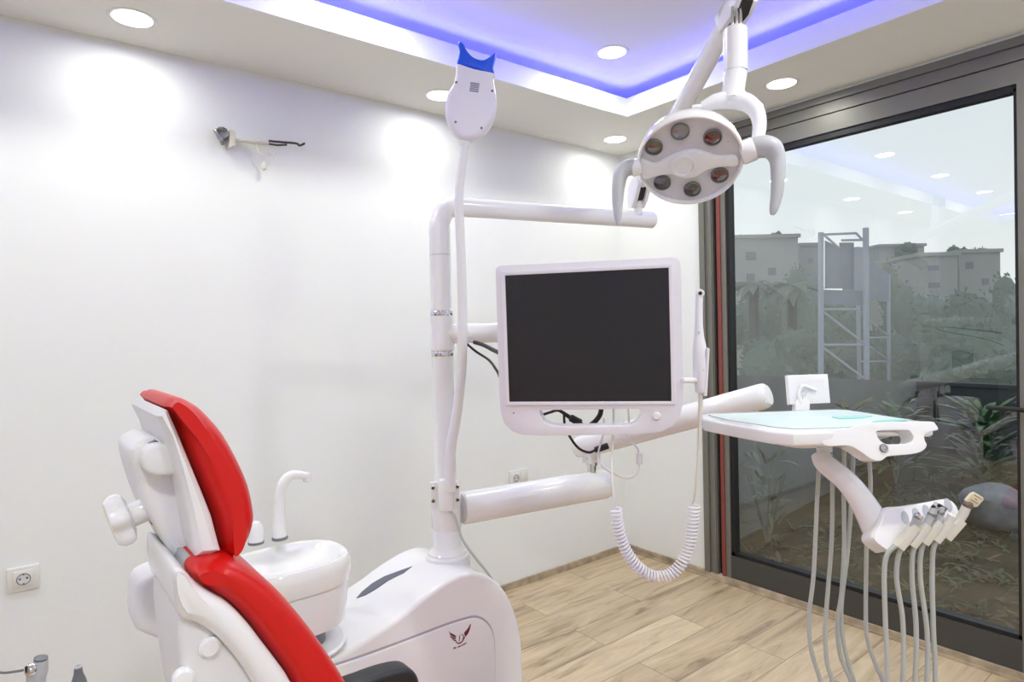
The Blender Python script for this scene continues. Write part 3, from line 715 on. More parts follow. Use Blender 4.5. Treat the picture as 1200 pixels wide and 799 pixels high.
# ------------------------------------------------------------------ whitening lamp clamped to the pole
wl = root('whitening_lamp', 'white tooth whitening lamp with blue mouthpiece on a slim curved tube', 'whitening lamp', V((PX, PY-.05, pz(590))))
clz = [pz(561), pz(590)]
n1 = V((CAM.x-PX, CAM.y-PY, 0)).normalized(); s1 = V((-n1.y, n1.x, 0))
g = G(); oc = V((PX, PY, 0))
g.puff([(-.047, clz[1]-.001), (.043, clz[1]-.001), (.043, clz[0]), (-.047, clz[0])], (oc, s1, Z_, n1), .022, .036, .004, 3)
g.capsule(oc+n1*.045+Z_*(clz[1]-.008), oc+n1*.045+Z_*(clz[0]+.012), .024, e=.006)
obj('pole_clamp', g, 'enamel', wl)
for sx in (-.039, .036):
    for z_ in (pz(567), pz(582)):
        b_ = obj('clamp_bolt', G().lathe([(.0072, .035), (.0072, .040), (.0062, .0425), (.004, .0425), (.0035, .0405), (0, .0405)], oc+s1*sx+Z_*z_, n1, 18), 'chrome', wl)
        obj('bolt_socket', G().lathe([(.0034, .0402), (.0034, .0409)], oc+s1*sx+Z_*z_, n1, 12), 'black', b_)
sp = [(527.5, 575, 1.94), (527.5, 545, 1.935), (529, 520, 1.93), (536, 480, 1.925), (541, 430, 1.92), (542, 380, 1.92), (541, 320, 1.92), (539, 270, 1.92), (538, 230, 1.92), (541, 195, 1.925), (545, 166, 1.93)]
obj('curved_tube', G().tube(cr([P(*p) for p in sp], 7), lin([.0165, .0165, .0163, .0155, .0148, .0145, .0143, .014, .0135, .0132, .013], 7), 20), 'satin', wl)
WH = P(551, 120, 1.93); wr = RT; wu = UP; wn = -FW
WF = (WH, wr, wu, wn)
def wp(pts): return loc2([onp(480+x/3.471, 30+y/3.471, WH, wn) for x, y in pts], WF)
head = [(v.x, v.y) for v in cr([(p[0], p[1], 0) for p in wp([(196, 164), (190, 200), (180, 245), (158, 280), (147, 330), (150, 385), (172, 435), (205, 468), (240, 474), (285, 460), (325, 420), (348, 370), (354, 310), (346, 255), (342, 225), (344, 206), (270, 188)])], 4, True)]
obj('lamp_head', G().puff(head, WF, -.022, .026, .016, 6), 'lilac', wl)
mouth = [(v.x, v.y) for v in cr([(p[0], p[1], 0) for p in wp([(196, 166), (201, 140), (205, 110), (199, 90), (206, 76), (222, 86), (235, 112), (262, 140), (300, 150), (326, 137), (351, 122), (346, 150), (340, 180), (344, 206), (310, 200), (270, 186), (230, 176)])], 4, True)]
obj('blue_mouthpiece', G().puff(mouth, WF, -.016, .021, .006, 4), 'blue', wl)
g = G()
for k in range(7):
    y = 244+k*5.6; pq = wp([(250-k*.7, y), (286-k*.7, y+5.5), (286-k*.7, y+8.3), (250-k*.7, y+2.8)]); g.puff(pq, WF, .0255, .0266, 0)
obj('vent_slot', g, 'slot', wl)
for x, y in ((193, 244), (337, 279), (190, 404), (294, 428)):
    p = wp([(x, y)])[0]; obj('screw', G().lathe([(.0036, .020), (.0036, .0268), (0, .0268)], WH+wr*p[0]+wu*p[1], wn, 14), 'slot', wl)
obj('neck_ring', G().capsule(P(544.5, 172, 1.93), P(545, 162, 1.93), .0155), 'satin', wl)
obj('supply_cable', G().tube(cr([oc+n1*.045+Z_*(clz[1]-.004), P(533, 605, 1.945), P(541, 630, 1.95), P(556, 652, 1.97), P(572, 672, 2.03), P(586, 694, 2.10), P(598, 720, 2.14), P(604, 760, 2.16)], 6), .0042, 8), 'hose', wl)

# ------------------------------------------------------------------ lower delivery arm, spring arm
lo_a = root('lower_arm', 'thick white horizontal lower arm swinging out from the pole base', 'support arm', V((PX, PY, pz(615))))
A0 = V((PX, PY, P(545, 600, 1.98).z)); A1 = P(711, 566, 2.3); A1 = V((A1.x, A1.y, A0.z+.002))
da = (A1-A0).normalized()
g = G(); g.lathe([(.047, .052), (.0515, .056), (.0515, (A1-A0).length-.012), (.049, (A1-A0).length-.004), (.043, (A1-A0).length), (0, (A1-A0).length+.001)], A0, da, 36); obj('arm_cover', g, 'enamel', lo_a)
obj('pole_ring', G().lathe([(.0435, A0.z-.055), (.0462, A0.z-.05), (.0462, A0.z+.05), (.0435, A0.z+.055)], (PX, PY, 0), (0, 0, 1), 36), 'enamel', lo_a)
SJ = A1-da*.065; zj0 = A0.z+.05
obj('chrome_pivot', G().lathe([(.0155, 0), (.0155, .03), (.020, .031), (.020, .042), (.0, .042)], V((SJ.x, SJ.y, zj0-.004)), (0, 0, 1), 24), 'chrome', lo_a)

sa = root('spring_arm', 'white sloped spring arm running up behind the monitor to the instrument tray', 'support arm', V((SJ.x, SJ.y, zj0+.03)))
B0 = V((SJ.x, SJ.y, zj0+.105)); B1 = P(901, 461.5, 1.86)
db = (B1-B0).normalized(); B0e = B0-db*.075
side = db.cross(Z_).normalized(); bu = side.cross(db)
L_ = (B1-B0e).length
FB = (B0e, db, bu, side)
obj('arm_cover', G().lathe([(.0, 0), (.022, .001), (.034, .010), (.040, .03), (.042, .08), (.0385, L_-.02), (.036, L_-.008), (.030, L_-.001), (0, L_)], B0e-bu*.002, db, 40, ref=side, sx=1., sy=1.0), 'enamel', sa)
obj('lower_knuckle', G().box((SJ.x-.028, SJ.y-.02, zj0+.036), (SJ.x+.028, SJ.y+.02, zj0+.075)).bevel(.004, 2), 'satin', sa)
g = G()
for k in (-.016, .014): g.lathe([(.0055, 0), (.0055, .004), (0, .004)], V((SJ.x, SJ.y, zj0+.056))+r0*k-V((FW.x, FW.y, 0))*.02, -V((FW.x, FW.y, 0)), 14)
obj('knuckle_bolt', g, 'chrome', sa)
g = G(); g.lathe([(.0045, 0), (.0045, .003), (0, .003)], P(897, 470, 1.816), -FW, 14); obj('end_bolt', g, 'chrome', sa)
EJ = B1-db*.05

# ------------------------------------------------------------------ instrument tray (delivery head)
ZT = 1.172
tray = root('instrument_tray', 'white delivery tray head with loop handle, film viewer and instrument rest', 'dental tray', V((EJ.x, EJ.y, ZT-.03)))
def tp(pts, z=ZT): return [((p.x, p.y)) for p in (onZ(x, y, z) for x, y in pts)]
FT_ = (O_, X_, Y_, Z_)
outl = tp([(821.5, 486.5), (826, 484.5), (860, 483), (903, 481.6), (945, 480), (978, 479), (992, 479.6), (1012, 482.5), (1040, 487), (1070, 491.5), (1090, 495), (1093, 496), (1088, 496.8), (1060, 496), (1030, 497.2), (1002, 502.5), (975, 505.5), (930, 507), (905, 505), (880, 501), (845, 495), (824, 491)])
obj('tray_plate', G().puff(outl, FT_, ZT-.031, ZT, .006, 3, r2=.006), 'white', tray)
ox = sum(p[0] for p in outl)/len(outl); oy = sum(p[1] for p in outl)/len(outl)
ins = [(ox+(p[0]-ox)*.72, oy+(p[1]-oy)*.72) for p in outl]
g = G(); g.loft([[V((p[0], p[1], ZT-.029)) for p in ins], [V((ox-.03+(p[0]-ox)*.45, oy+(p[1]-oy)*.45, ZT-.052)) for p in outl]]); obj('tray_belly', g, 'satin', tray)
obj('rear_pivot', G().capsule(V((EJ.x, EJ.y, ZT-.03)), V((EJ.x, EJ.y, EJ.z-.02)), .017), 'enamel', tray)
# loop handle at the right front
hdq = 1.40
HN = V((-FW.x, -FW.y, .28)).normalized(); HX = (RT-HN*RT.dot(HN)).normalized(); HY = HN.cross(HX)
HO = P(1050, 515, hdq); HH = (HO, HX, HY, HN)
def hq(pts): return loc2([onp(800+x/3.871, 420+y/3.871, HO, HN) for x, y in pts], HH)
oh = hq([(640, 325), (745, 318), (800, 300), (880, 290), (1000, 286), (1125, 286), (1148, 298), (1160, 322), (1130, 330), (1098, 345), (1100, 372), (1108, 390), (1098, 412), (1060, 430), (990, 438), (930, 444), (905, 462), (880, 464), (850, 452), (810, 424), (770, 400), (735, 394), (640, 393)])
ih = hq([(880, 332), (920, 326), (1015, 324), (1036, 334), (1048, 358), (1040, 376), (1010, 386), (930, 388), (902, 376), (885, 355)])
oh = [(v.x, v.y) for v in cr([(p[0], p[1], 0) for p in oh], 3, True)]; ih = [(v.x, v.y) for v in cr([(p[0], p[1], 0) for p in ih], 4, True)]
obj('loop_handle', G().ringplate(oh, ih, HH, -.05, .0).bevel(.006, 3, 50), 'white', tray, ang=30)
pb = hq([(911, 407)])[0]
bt = obj('brake_button', G().lathe([(.0095, -.002), (.0095, .003), (.008, .0045), (.0045, .0045), (.004, .0035), (0, .0035)], HO+HX*pb[0]+HY*pb[1], HN, 20), 'midgrey', tray)
obj('button_ring', G().lathe([(.0078, .0044), (.0078, .0054), (.006, .0054), (.006, .0044)], HO+HX*pb[0]+HY*pb[1], HN, 20), 'chrome', bt)
# film viewer
dv = 1.80; VO = P(946, 456, dv); VN = (-FW+UP*.12).normalized(); VX = (RT-VN*RT.dot(VN)).normalized(); VY = VN.cross(VX); VF = (VO, VX, VY, VN)
def vq(pts): return loc2([onp(910+x/12.29, 425+y/12.29, VO, VN) for x, y in pts], VF)
vo = vq([(145, 180), (725, 162), (765, 580), (178, 605)])
fv = obj('film_viewer', G().puff(vo, VF, -.014, .006, .003, 3), 'white', tray)
obj('viewer_panel', G().puff(vq([(270, 255), (655, 238), (690, 520), (300, 545)]), VF, .0055, .0066, 0), 'satin', fv)
obj('viewer_hook', G().tube(cr([VO+VX*p[0]+VY*p[1]+VN*.012 for p in vq([(330, 590), (290, 480), (320, 370), (365, 335), (450, 360), (545, 395)])], 5), .0045, 10), 'white', fv)
obj('viewer_stand', G().puff(vq([(240, 690), (250, 560), (310, 480), (400, 500), (455, 560), (450, 700), (450, 760), (240, 760)]), VF, -.012, .014, .004, 3), 'white', fv)
g = G()
for seg_ in ([(330, 430), (360, 395), (398, 430), (375, 470), (340, 470), (345, 525)],): g.tube([VO+VX*p[0]+VY*p[1]+VN*.0148 for p in vq(seg_)], .0011, 6)
obj('viewer_wire', g, 'grey', fv)
# curved carrier down to the instrument rest
def a8(x, y, d): return P(860+x/3.804, 430+y/3.804, d)
post = [a8(404, 330, 1.56), a8(404, 385, 1.555)]
obj('swivel_post', G().capsule(a8(404, 318, 1.56), a8(404, 402, 1.555), .0185), 'enamel', tray)
obj('swivel_ring', G().lathe([(.0188, 0), (.0190, .0025), (.0188, .0035)], a8(404, 383, 1.555), Z_, 24), 'midgrey', tray)
cen = [(388, 392), (402, 425), (440, 458), (500, 508), (555, 575), (605, 655), (650, 735), (700, 775)]
wid = [.028, .030, .031, .0325, .035, .039, .044, .040]
g = G(); g.tube(cr([a8(x, y, 1.55-.012*i) for i, (x, y) in enumerate(cen)], 6), lin([w*.80 for w in wid], 6), 20); obj('carrier_arm', g, 'white', tray)
# instrument rest: a bar with a scooped upper edge
def c9(x, y, d): return P(960+x/5.4545, 540+y/5.4545, d)
RO = c9(650, 400, 1.45); RN = V((-FW.x, -FW.y, .45)).normalized(); RX_ = (RT-RN*RT.dot(RN)).normalized(); RY_ = RN.cross(RX_); RF = (RO, RX_, RY_, RN)
def rq(pts): return loc2([onp(960+x/5.4545, 540+y/5.4545, RO, RN) for x, y in pts], RF)
ro = rq([(405, 303), (500, 290), (650, 268), (790, 243), (835, 248), (868, 275), (890, 315), (905, 365), (860, 405), (760, 440), (640, 455), (560, 460), (500, 505), (440, 572), (420, 568), (340, 512), (330, 470), (360, 400)])
ro = [(v.x, v.y) for v in cr([(p[0], p[1], 0) for p in ro], 3, True)]
rest = obj('instrument_rest', G().puff(ro, RF, -.05, .006, .010, 4), 'white', tray)
for x, y in ((540, 365), (610, 345), (675, 325), (745, 305), (815, 285)):
    p = rq([(x, y)])[0]
    obj('rest_scoop', G().lathe([(.0105, 0), (.0095, .0012), (0, .0012)], RO+RX_*p[0]+RY_*p[1]+RN*.0055, RN, 20, ref=RX_, sx=.85, sy=1.5), 'grey', rest)
# mint film on the tray
film = tp([(830, 486.4), (865, 484.6), (905, 483.2), (945, 481.6), (978, 480.6), (992, 481.2), (1012, 484), (1040, 488.4), (1066, 492.4), (1048, 494.5), (1024, 496.5), (1000, 500), (975, 501.5), (930, 502.5), (908, 500.5), (882, 496.5), (850, 491.5)], ZT+.001)
fl = obj('tray_film', G().puff(film, FT_, ZT+.0004, ZT+.0026, .001, 2), 'mint', label='translucent mint green protective film spread over the delivery tray', cat='tray liner')
fold = tp([(1022, 494.8), (1045, 493.6), (1062, 492.6), (1050, 491.4), (1036, 492.6)], ZT+.003)
M['mintd'] = mat('mint_fold', (.36, .70, .63), .35, spec=.4)
obj('film_fold', G().puff(fold, FT_, ZT+.0026, ZT+.006, .001, 2), 'mintd', fl)
fold = tp([(975, 489), (1000, 487.4), (1022, 488), (1010, 490), (985, 491)], ZT+.003)
obj('film_fold', G().puff(fold, FT_, ZT+.0026, ZT+.005, .001, 2), 'mintd', fl)

# ------------------------------------------------------------------ handpieces in the rest, each with its hanging hose
def b3(x, y, d): return P(850+x/3.086, 540+y/3.086, d)
def instrument(label, clamp, tip, down, up, kind):
    """clamp: pixel ends of the cream clamp; down: hose below the rest; up: hose rising to the tray"""
    d0 = 1.415
    a = c9(*clamp[0], d0); b = c9(*clamp[1], d0-.005)
    t = root('dental_handpiece', label, 'dental handpiece', a)
    ax = (b-a).normalized(); sd_ = ax.cross(FW).normalized(); nn = sd_.cross(ax)
    L = (b-a).length; w = .0092
    g = G().puff([(-w, 0), (w, 0), (w, L), (-w, L)], (a, sd_, ax, nn), -.011, .011, .002, 2); obj('clip_sleeve', g, 'cream', t)
    if kind == 'chrome':
        e = c9(*tip, d0-.012)
        obj('body', G().tube([b-ax*.01, b.lerp(e, .5), e], [.0085, .0095, .0095], 16), 'grey', t)
        k = obj('chrome_tip', G().lathe([(.0095, 0), (.0105, .002), (.0105, .006), (.008, .009), (.004, .009), (.004, .004), (0, .004)], e, ax, 18), 'chrome', t)
        obj('tip_port', G().capsule(e+sd_*.004+ax*.006, e+sd_*.004+ax*.011, .003), 'black', k)
    elif kind == 'dark':
        e = c9(*tip, d0-.012)
        obj('body', G().tube([b-ax*.01, b.lerp(e, .45), e], [.0088, .0088, .0075], 16), 'grey', t)
        obj('coupling', G().lathe([(.0088, -.004), (.0088, .003), (.0075, .005), (.0075, .016), (.0, .017)], b.lerp(e, .6), ax, 16), 'midgrey', t)
        g = G(); g.capsule(e-ax*.004+sd_*.004, e+ax*.004+sd_*.004, .004); g.capsule(e-ax*.004-sd_*.004, e+ax*.001-sd_*.004, .0035); obj('coupling_pin', g, 'black', t)
    elif kind == 'plain':
        e = c9(*tip, d0-.012)
        obj('body', G().tube([b-ax*.01, e], [.0085, .0080], 14), 'satin', t)
    else:
        e = c9(*tip, d0-.012)
        obj('body', G().tube([b-ax*.01, b.lerp(e, .5), e], [.0090, .0098, .0095], 16), 'cream', t)
        obj('brown_collar', G().lathe([(.0098, 0), (.0102, .003), (.0098, .009), (.006, .0125), (0, .0125)], e, ax, 18), 'brown', t)
        n_ = obj('key_tag', G().puff([(-.0125, .010), (-.0125, .030), (-.008, .036), (.013, .036), (.0165, .031), (.0165, .012), (.010, .006), (.004, .006), (.002, .012), (-.004, .012), (-.006, .006)], (e, (sd_-ax*.10).normalized()*-1, ax, nn), -.0045, .0045, .002, 2), 'tagc', t)
        g = G()
        for h, w0 in ((.017, .009), (.023, .003), (.030, .010)): g.puff([(-w0+.002, h), (w0+.002, h), (w0+.002, h+.0016), (-w0+.002, h+.0016)], (e, (sd_-ax*.10).normalized()*-1, ax, nn), .0044 if nn.dot(FW) < 0 else -.0044, .0050 if nn.dot(FW) < 0 else -.0050, 0)
        obj('tag_mark', g, 'brown', n_)
        obj('tag_neck', G().capsule(e+ax*.010-sd_*.002, e+ax*.020-sd_*.002, .0045), 'brown', t)
    dn = [a+ax*.012]+[b3(x, y, 1.42+.003*i) for i, (x, y) in enumerate(down)]
    uq = [b3(x, y, 1.60-.004*i) for i, (x, y) in enumerate(up)]
    lowd, lowu = dn[-1], uq[-1]
    zl = .33+random.uniform(0, .05)
    mid = [V((lowd.x*.9+lowu.x*.1, lowd.y*.9+lowu.y*.1, zl+.07)), V(((lowd.x+lowu.x)/2, (lowd.y+lowu.y)/2, zl)), V((lowd.x*.15+lowu.x*.85, lowd.y*.15+lowu.y*.85, zl+.08))]
    pts = cr(dn+mid+uq[::-1], 6)
    obj('hose', G().tube(pts, .0052, 10), 'hose', t)
instrument('grey handpiece with chrome ring end, nearest the curved carrier in the rest', ((505, 552), (615, 412)), (628, 362), [(590, 330), (575, 400), (578, 560), (585, 799)],
           [(345, -20), (335, 80), (320, 400), (303, 560), (310, 680), (345, 799)], 'chrome')
instrument('slim handpiece with dark couplings, second from the curved carrier in the rest', ((585, 540), (690, 405)), (740, 300), [(634, 320), (619, 420), (640, 560), (645, 700), (641, 799)],
           [(385, 30), (387, 90), (385, 280), (370, 480), (360, 620), (368, 730), (388, 799)], 'dark')
instrument('dark tipped grey handpiece in the middle of the instrument rest', ((662, 522), (765, 385)), (778, 292), [(684, 310), (675, 420), (690, 600), (686, 799)],
           [(430, -45), (428, 120), (430, 300), (420, 480), (405, 580), (415, 700), (455, 799)], 'dark')
instrument('white sleeved handpiece next to the one with the cream tag', ((735, 507), (835, 385)), (850, 345), [(715, 305), (705, 420), (730, 620), (728, 799)],
           [(464, -45), (456, 150), (440, 350), (420, 520), (425, 640), (450, 750), (466, 799)], 'plain')
instrument('cream handpiece with a cream tag on its end, outermost in the rest', ((805, 490), (905, 375)), (942, 292), [(758, 300), (748, 400), (752, 600), (759, 799)],
           [(520, -10), (525, 100), (512, 270), (508, 560), (515, 650), (545, 740), (570, 799)], 'tag')

# ------------------------------------------------------------------ spittoon bowl on the cabinet
bowl = root('spittoon_bowl', 'white ceramic spittoon bowl with curved spout on the cabinet behind the chair', 'spittoon', V((-2.43, PY-.02, .62)))
bc = onZ(352, 655, .82); bcx, bcy = -2.492, PY-.045
def sup(cx, cy, a, b, z, n=64, p=2.7):
    out = []
    for k in range(n):
        t = 2*math.pi*k/n; c_, s_ = math.cos(t), math.sin(t)
        out.append(V((cx+a*math.copysign(abs(c_)**(2/p), c_), cy+b*math.copysign(abs(s_)**(2/p), s_), z)))
    return out
ZR = .835
rings = [sup(bcx, bcy, .115, .09, .655), sup(bcx, bcy, .138, .108, .662), sup(bcx, bcy, .147, .115, .71), sup(bcx, bcy, .150, .118, ZR-.065)]
rings2 = [sup(bcx, bcy, .155, .123, ZR-.064), sup(bcx, bcy, .159, .127, ZR-.03), sup(bcx, bcy, .157, .125, ZR-.010), sup(bcx, bcy, .150, .119, ZR), sup(bcx, bcy, .141, .110, ZR+.001), sup(bcx, bcy, .130, .097, ZR-.006), sup(bcx+.01, bcy-.01, .10, .075, ZR-.026), sup(bcx+.01, bcy-.01, .03, .025, ZR-.036)]
obj('bowl_body', G().loft(rings), 'white', bowl)
obj('bowl_rim', G().loft(rings2), 'ceramic', bowl)
obj('bowl_foot', G().lathe([(.092, .612), (.092, .66)], (bcx, bcy, 0), Z_, 40), 'midgrey', bowl)
obj('foot_ring', G().lathe([(.104, .606), (.118, .606), (.120, .612), (.114, .617), (.106, .616)], (bcx+.02, bcy-.015, 0), Z_, 40), 'white', bowl)
fb = onY(328, 630, bcy+.10)
fpts = [fb, fb+Z_*.05]+[onY(270+x/5.706, 540+y/5.706, bcy+.10) for x, y in ((330, 330), (325, 240), (328, 180), (355, 120), (400, 92), (450, 88), (500, 96))]
obj('spout', G().tube(cr([V(fpts[0])]+[onY(270+x/5.706, 540+y/5.706, bcy+.10) for x, y in ((325, 450), (328, 330), (332, 230), (352, 150), (398, 100), (455, 92), (505, 100))], 6), lin([.0185, .0175, .0155, .0145, .0140, .0130, .0115, .0105], 6), 20), 'white', bowl)
e = onY(270+512/5.706, 540+112/5.706, bcy+.10)
obj('spout_nozzle', G().capsule(e+Z_*.014, e-Z_*.012, .0105), 'white', bowl)
obj('spout_base', G().lathe([(.021, -.004), (.021, .002), (.018, .004)], V(fpts[0]), Z_, 24), 'midgrey', bowl)
cb = onY(300, 635, bcy+.085)
obj('cup_filler', G().lathe([(.019, 0), (.019, .03), (.017, .044), (.011, .053), (0, .056)], cb, Z_, 24), 'white', bowl)
obj('filler_base', G().lathe([(.0205, -.004), (.0205, .002), (.018, .003)], cb, Z_, 24), 'midgrey', bowl)
# ------------------------------------------------------------------ chair
CH = V((-2.3, -1.66, 0))
chair = root('dental_chair', 'red padded dental chair with white shell and adjustable headrest', 'dental chair', CH)
YN = -1.79
def k1(x, y): return (110+x/4.995, 450+y/4.995)
def k2(x, y): return (140+x/3.821, 590+y/3.821)
def smooth(p, n=4): return [(v.x, v.y) for v in cr([(q[0], q[1], 0) for q in p], n, True)]
# headrest
hcush = tr([(191, 474), (199, 465), (210, 465.5), (224, 472), (238, 483), (258, 506), (276, 538), (288, 566), (293.5, 592), (294, 606), (289, 624), (279, 640), (268, 649), (258, 646), (254, 630), (247, 604), (236, 576), (222, 542), (208, 508), (196, 482)], YN+.045)
obj('headrest_cushion', G().puff(smooth(hcush), FXZ, YN, YN+.26, .022, 8, d=.05), 'red', chair)
hsh = tr([(190, 478), (197, 481), (209, 508), (223, 542), (237, 576), (248, 604), (256, 634), (259, 645), (246, 651), (229, 652), (225, 640), (216, 590), (207, 550), (196, 512), (184, 488)], YN+.012)
obj('headrest_shell', G().puff(hsh, FXZ, YN+.004, YN+.252, .014, 4), 'satin', chair)
YB = -1.72
brk = tr([(163, 516), (176, 512), (196, 520), (204, 535), (214, 560), (222, 600), (229, 640), (224, 655), (214, 660), (204, 655), (186, 625), (170, 596), (158, 562), (151, 532), (155, 522)], YB)
hb = obj('headrest_bracket', G().puff(smooth(brk, 3), FXZ, YB, YB+.12, .012, 4), 'satin', chair)
hg = tr([(165, 540), (169, 527), (180, 520), (196, 522), (206, 540), (207, 553), (190, 557), (176, 555), (168, 549)], YB-.02)
obj('hinge_cover', G().puff(smooth(hg, 3), FXZ, YB-.03, YB+.02, .006, 3), 'satin', hb)
sl = tr([(173, 519), (182, 515), (187, 519), (178, 523)], YB)
obj('hinge_slot', G().puff(sl, FXZ, YB-.006, YB+.08, 0), 'midgrey', hb)
# knob with lobes; its axis points back from the headrest
ka = (onY(128, 618, -1.66)-onY(176, 598, -1.66)).normalized()
kb = onY(177, 594, YB+.035)
kc_ = onY(150, 606, YB+.02)
kn = obj('adjusting_knob', G().lathe([(.017, .006), (.017, .030), (.014, .034)], kb, ka, 24), 'white', chair)
a_ = ka.orthogonal().normalized(); b_ = ka.cross(a_)
def star(r, c): return [kb+ka*c+(a_*math.cos(2*math.pi*k/60)+b_*math.sin(2*math.pi*k/60))*(r*(1+.11*math.cos(6*2*math.pi*k/60))) for k in range(60)]
obj('knob_wheel', G().loft([star(.022, .026), star(.033, .030), star(.036, .036), star(.036, .044), star(.031, .051), star(.018, .053)]), 'white', kn)
obj('knob_washer', G().lathe([(.024, .0), (.024, .007)], kb, ka, 24), 'black', kn)
# neck bar into the backrest
nb = [onY(217, 657, -1.745), onY(209, 690, -1.745)]
g = G(); ax = (nb[1]-nb[0]).normalized(); sx_ = V((ax.z, 0, -ax.x))
g.puff([(-.009, -.012), (.008, -.012), (.008, .034), (-.009, .034)], (nb[0], sx_, ax, Y_), -.022, .03, .002, 2); obj('neck_bar', g, 'grey', chair)
# backrest
YK = -1.83; WB = .205
bcush = tr([(222, 668), (232, 658), (250, 653), (270, 653), (297, 668), (323, 689), (349, 718), (375, 752), (404, 797), (432, 850), (452, 900), (420, 910), (380, 880), (339, 799), (323, 773), (307, 752), (287, 726), (266, 705), (245, 692), (229, 682)], YK+.03)
obj('backrest_cushion', G().puff(smooth(bcush), FXZ, YK, YK+WB, .02, 8, d=.04), 'red', chair)
lip = tr([(201, 672), (206, 664), (216, 668), (227, 680), (246, 693), (267, 706), (288, 727), (308, 753), (324, 774), (341, 800), (383, 884), (420, 915), (380, 925), (340, 880), (296, 802), (277, 772), (251, 743), (228, 728), (210, 722), (203, 700)], YK+.01)
obj('backrest_shell', G().puff(smooth(lip, 3), FXZ, YK-.006, YK+WB+.006, .016, 5), 'white', chair)
hs = tr([(208, 714), (232, 722), (256, 740), (282, 770), (304, 802), (360, 900), (350, 960), (290, 990), (230, 900), (214, 805), (208, 750)], YK+.012)
hsg = obj('rear_housing', G().puff(hs, FXZ, YK+.012, YK+WB-.012, .012, 4), 'satin', chair)
fblk = tr([(156, 692), (160, 680), (168, 673), (184, 668), (200, 680), (212, 720), (212, 750), (192, 746), (164, 736), (155, 726)], -1.56)
obj('far_side_lug', G().puff(smooth(fblk, 3), FXZ, -1.585, -1.50, .012, 4), 'satin', hsg)
for x, y in ((402, 640), (285, 782)):
    p = onY(*k2(x, y), YK+.012)
    obj('bolt_cover', G().lathe([(.0135, -.004), (.0135, .003), (.010, .0065), (0, .0075)], p, (0, -1, 0), 24), 'white', hsg)
# seat, base and armrest below the frame
x0, z0_ = -2.52, .62
seat = [(-2.42, .50), (-2.32, .40), (-2.2, .345), (-2.05, .335), (-1.9, .325), (-1.80, .27), (-1.79, .24), (-1.82, .22), (-1.9, .235), (-2.0, .255), (-2.2, .26), (-2.42, .34), (-2.5, .44)]
obj('seat_cushion', G().puff(smooth(seat, 3), FXZ, -1.86, -1.48, .03, 5), 'red', chair)
under = [(-2.5, .40), (-2.38, .30), (-2.2, .262), (-2.0, .256), (-1.86, .22), (-1.84, .18), (-1.95, .17), (-2.3, .18), (-2.46, .26)]
obj('seat_shell', G().puff(under, FXZ, -1.88, -1.46, .015, 4), 'white', chair)
obj('lift_column', G().box((-2.35, -1.78, .05), (-1.95, -1.54, .20)).bevel(.03, 3), 'white', chair)
obj('base_plate', G().box((-2.6, -1.85, FLZ), (-1.85, -1.5, .06)).bevel(.02, 3), 'white', chair)
ya = -1.40
ar = tr([(400, 802), (420, 792), (445, 783), (465, 778.5), (476, 779.5), (483.5, 788), (484, 800), (470, 815), (420, 830), (390, 835)], ya)
am = obj('armrest', G().puff(smooth(ar, 3), FXZ, ya-.03, ya+.03, .012, 4), 'armr', chair)
p0 = onY(430, 825, ya)
obj('armrest_post', G().tube(cr([V((p0.x, ya, p0.z+.0)), V((p0.x+.0, ya, p0.z-.08)), V((p0.x+.04, ya-.07, .30))], 6), .016, 14), 'white', am)

# ------------------------------------------------------------------ assistant's instruments at the lower left
hold = root('assistant_holder', 'white assistant instrument holder arm below the left edge', 'instrument holder', V((-3.0, -1.3, .6)))
d3 = 1.12
h0, h1 = P(15, 835, d3), P(120, 838, d3)
obj('holder_bar', G().capsule(h0, h1, .028), 'white', hold)
obj('holder_arm', G().tube(cr([h1-(h1-h0)*.1, V((-2.82, -1.15, .56)), V((-2.66, -1.05, .5))], 6), .022, 14), 'white', hold)
def z7(x, y, d=d3): return P(x/5.03, 640+y/5.03, d)
t = root('suction_handpiece', 'grey and silver suction handpiece with a wire at the lower left', 'dental handpiece', P(43, 830, d3))
obj('body', G().tube(cr([z7(205, 980), z7(207, 850), z7(212, 790), z7(222, 730), z7(236, 690), z7(240, 668)], 5), lin([.017, .0155, .0145, .0160, .0125, .0105], 5), 20), 'grey', t)
obj('valve_cap', G().lathe([(.0095, 0), (.0105, .003), (.0105, .006), (.006, .008), (0, .008)], z7(238, 674), (z7(246, 640)-z7(236, 690)), 20), 'midgrey', t)
obj('side_button', G().lathe([(.011, 0), (.0115, .004), (.009, .009), (.004, .0105), (0, .0105)], z7(192, 722, d3-.012), (-FW-RT*.4), 20), 'chrome', t)
obj('wire', G().tube(cr([z7(150, 728), z7(90, 738), z7(20, 745), z7(-60, 735), z7(-120, 760)], 6), .0022, 8), 'midgrey', t)
t = root('saliva_ejector', 'small dark grey ejector tip handpiece standing at the lower left', 'dental handpiece', P(92.5, 830, d3))
obj('body', G().tube(cr([z7(468, 980), z7(466, 830), z7(464, 790), z7(462, 755), z7(461, 735), z7(461, 715)], 5), lin([.013, .0125, .0112, .0075, .0066, .0064], 5), 18), 'midgrey', t)
obj('tip_ring', G().lathe([(.0064, 0), (.0066, .003), (.0045, .0035), (.004, .001), (0, .001)], z7(461, 716), Z_, 16), 'grey', t)

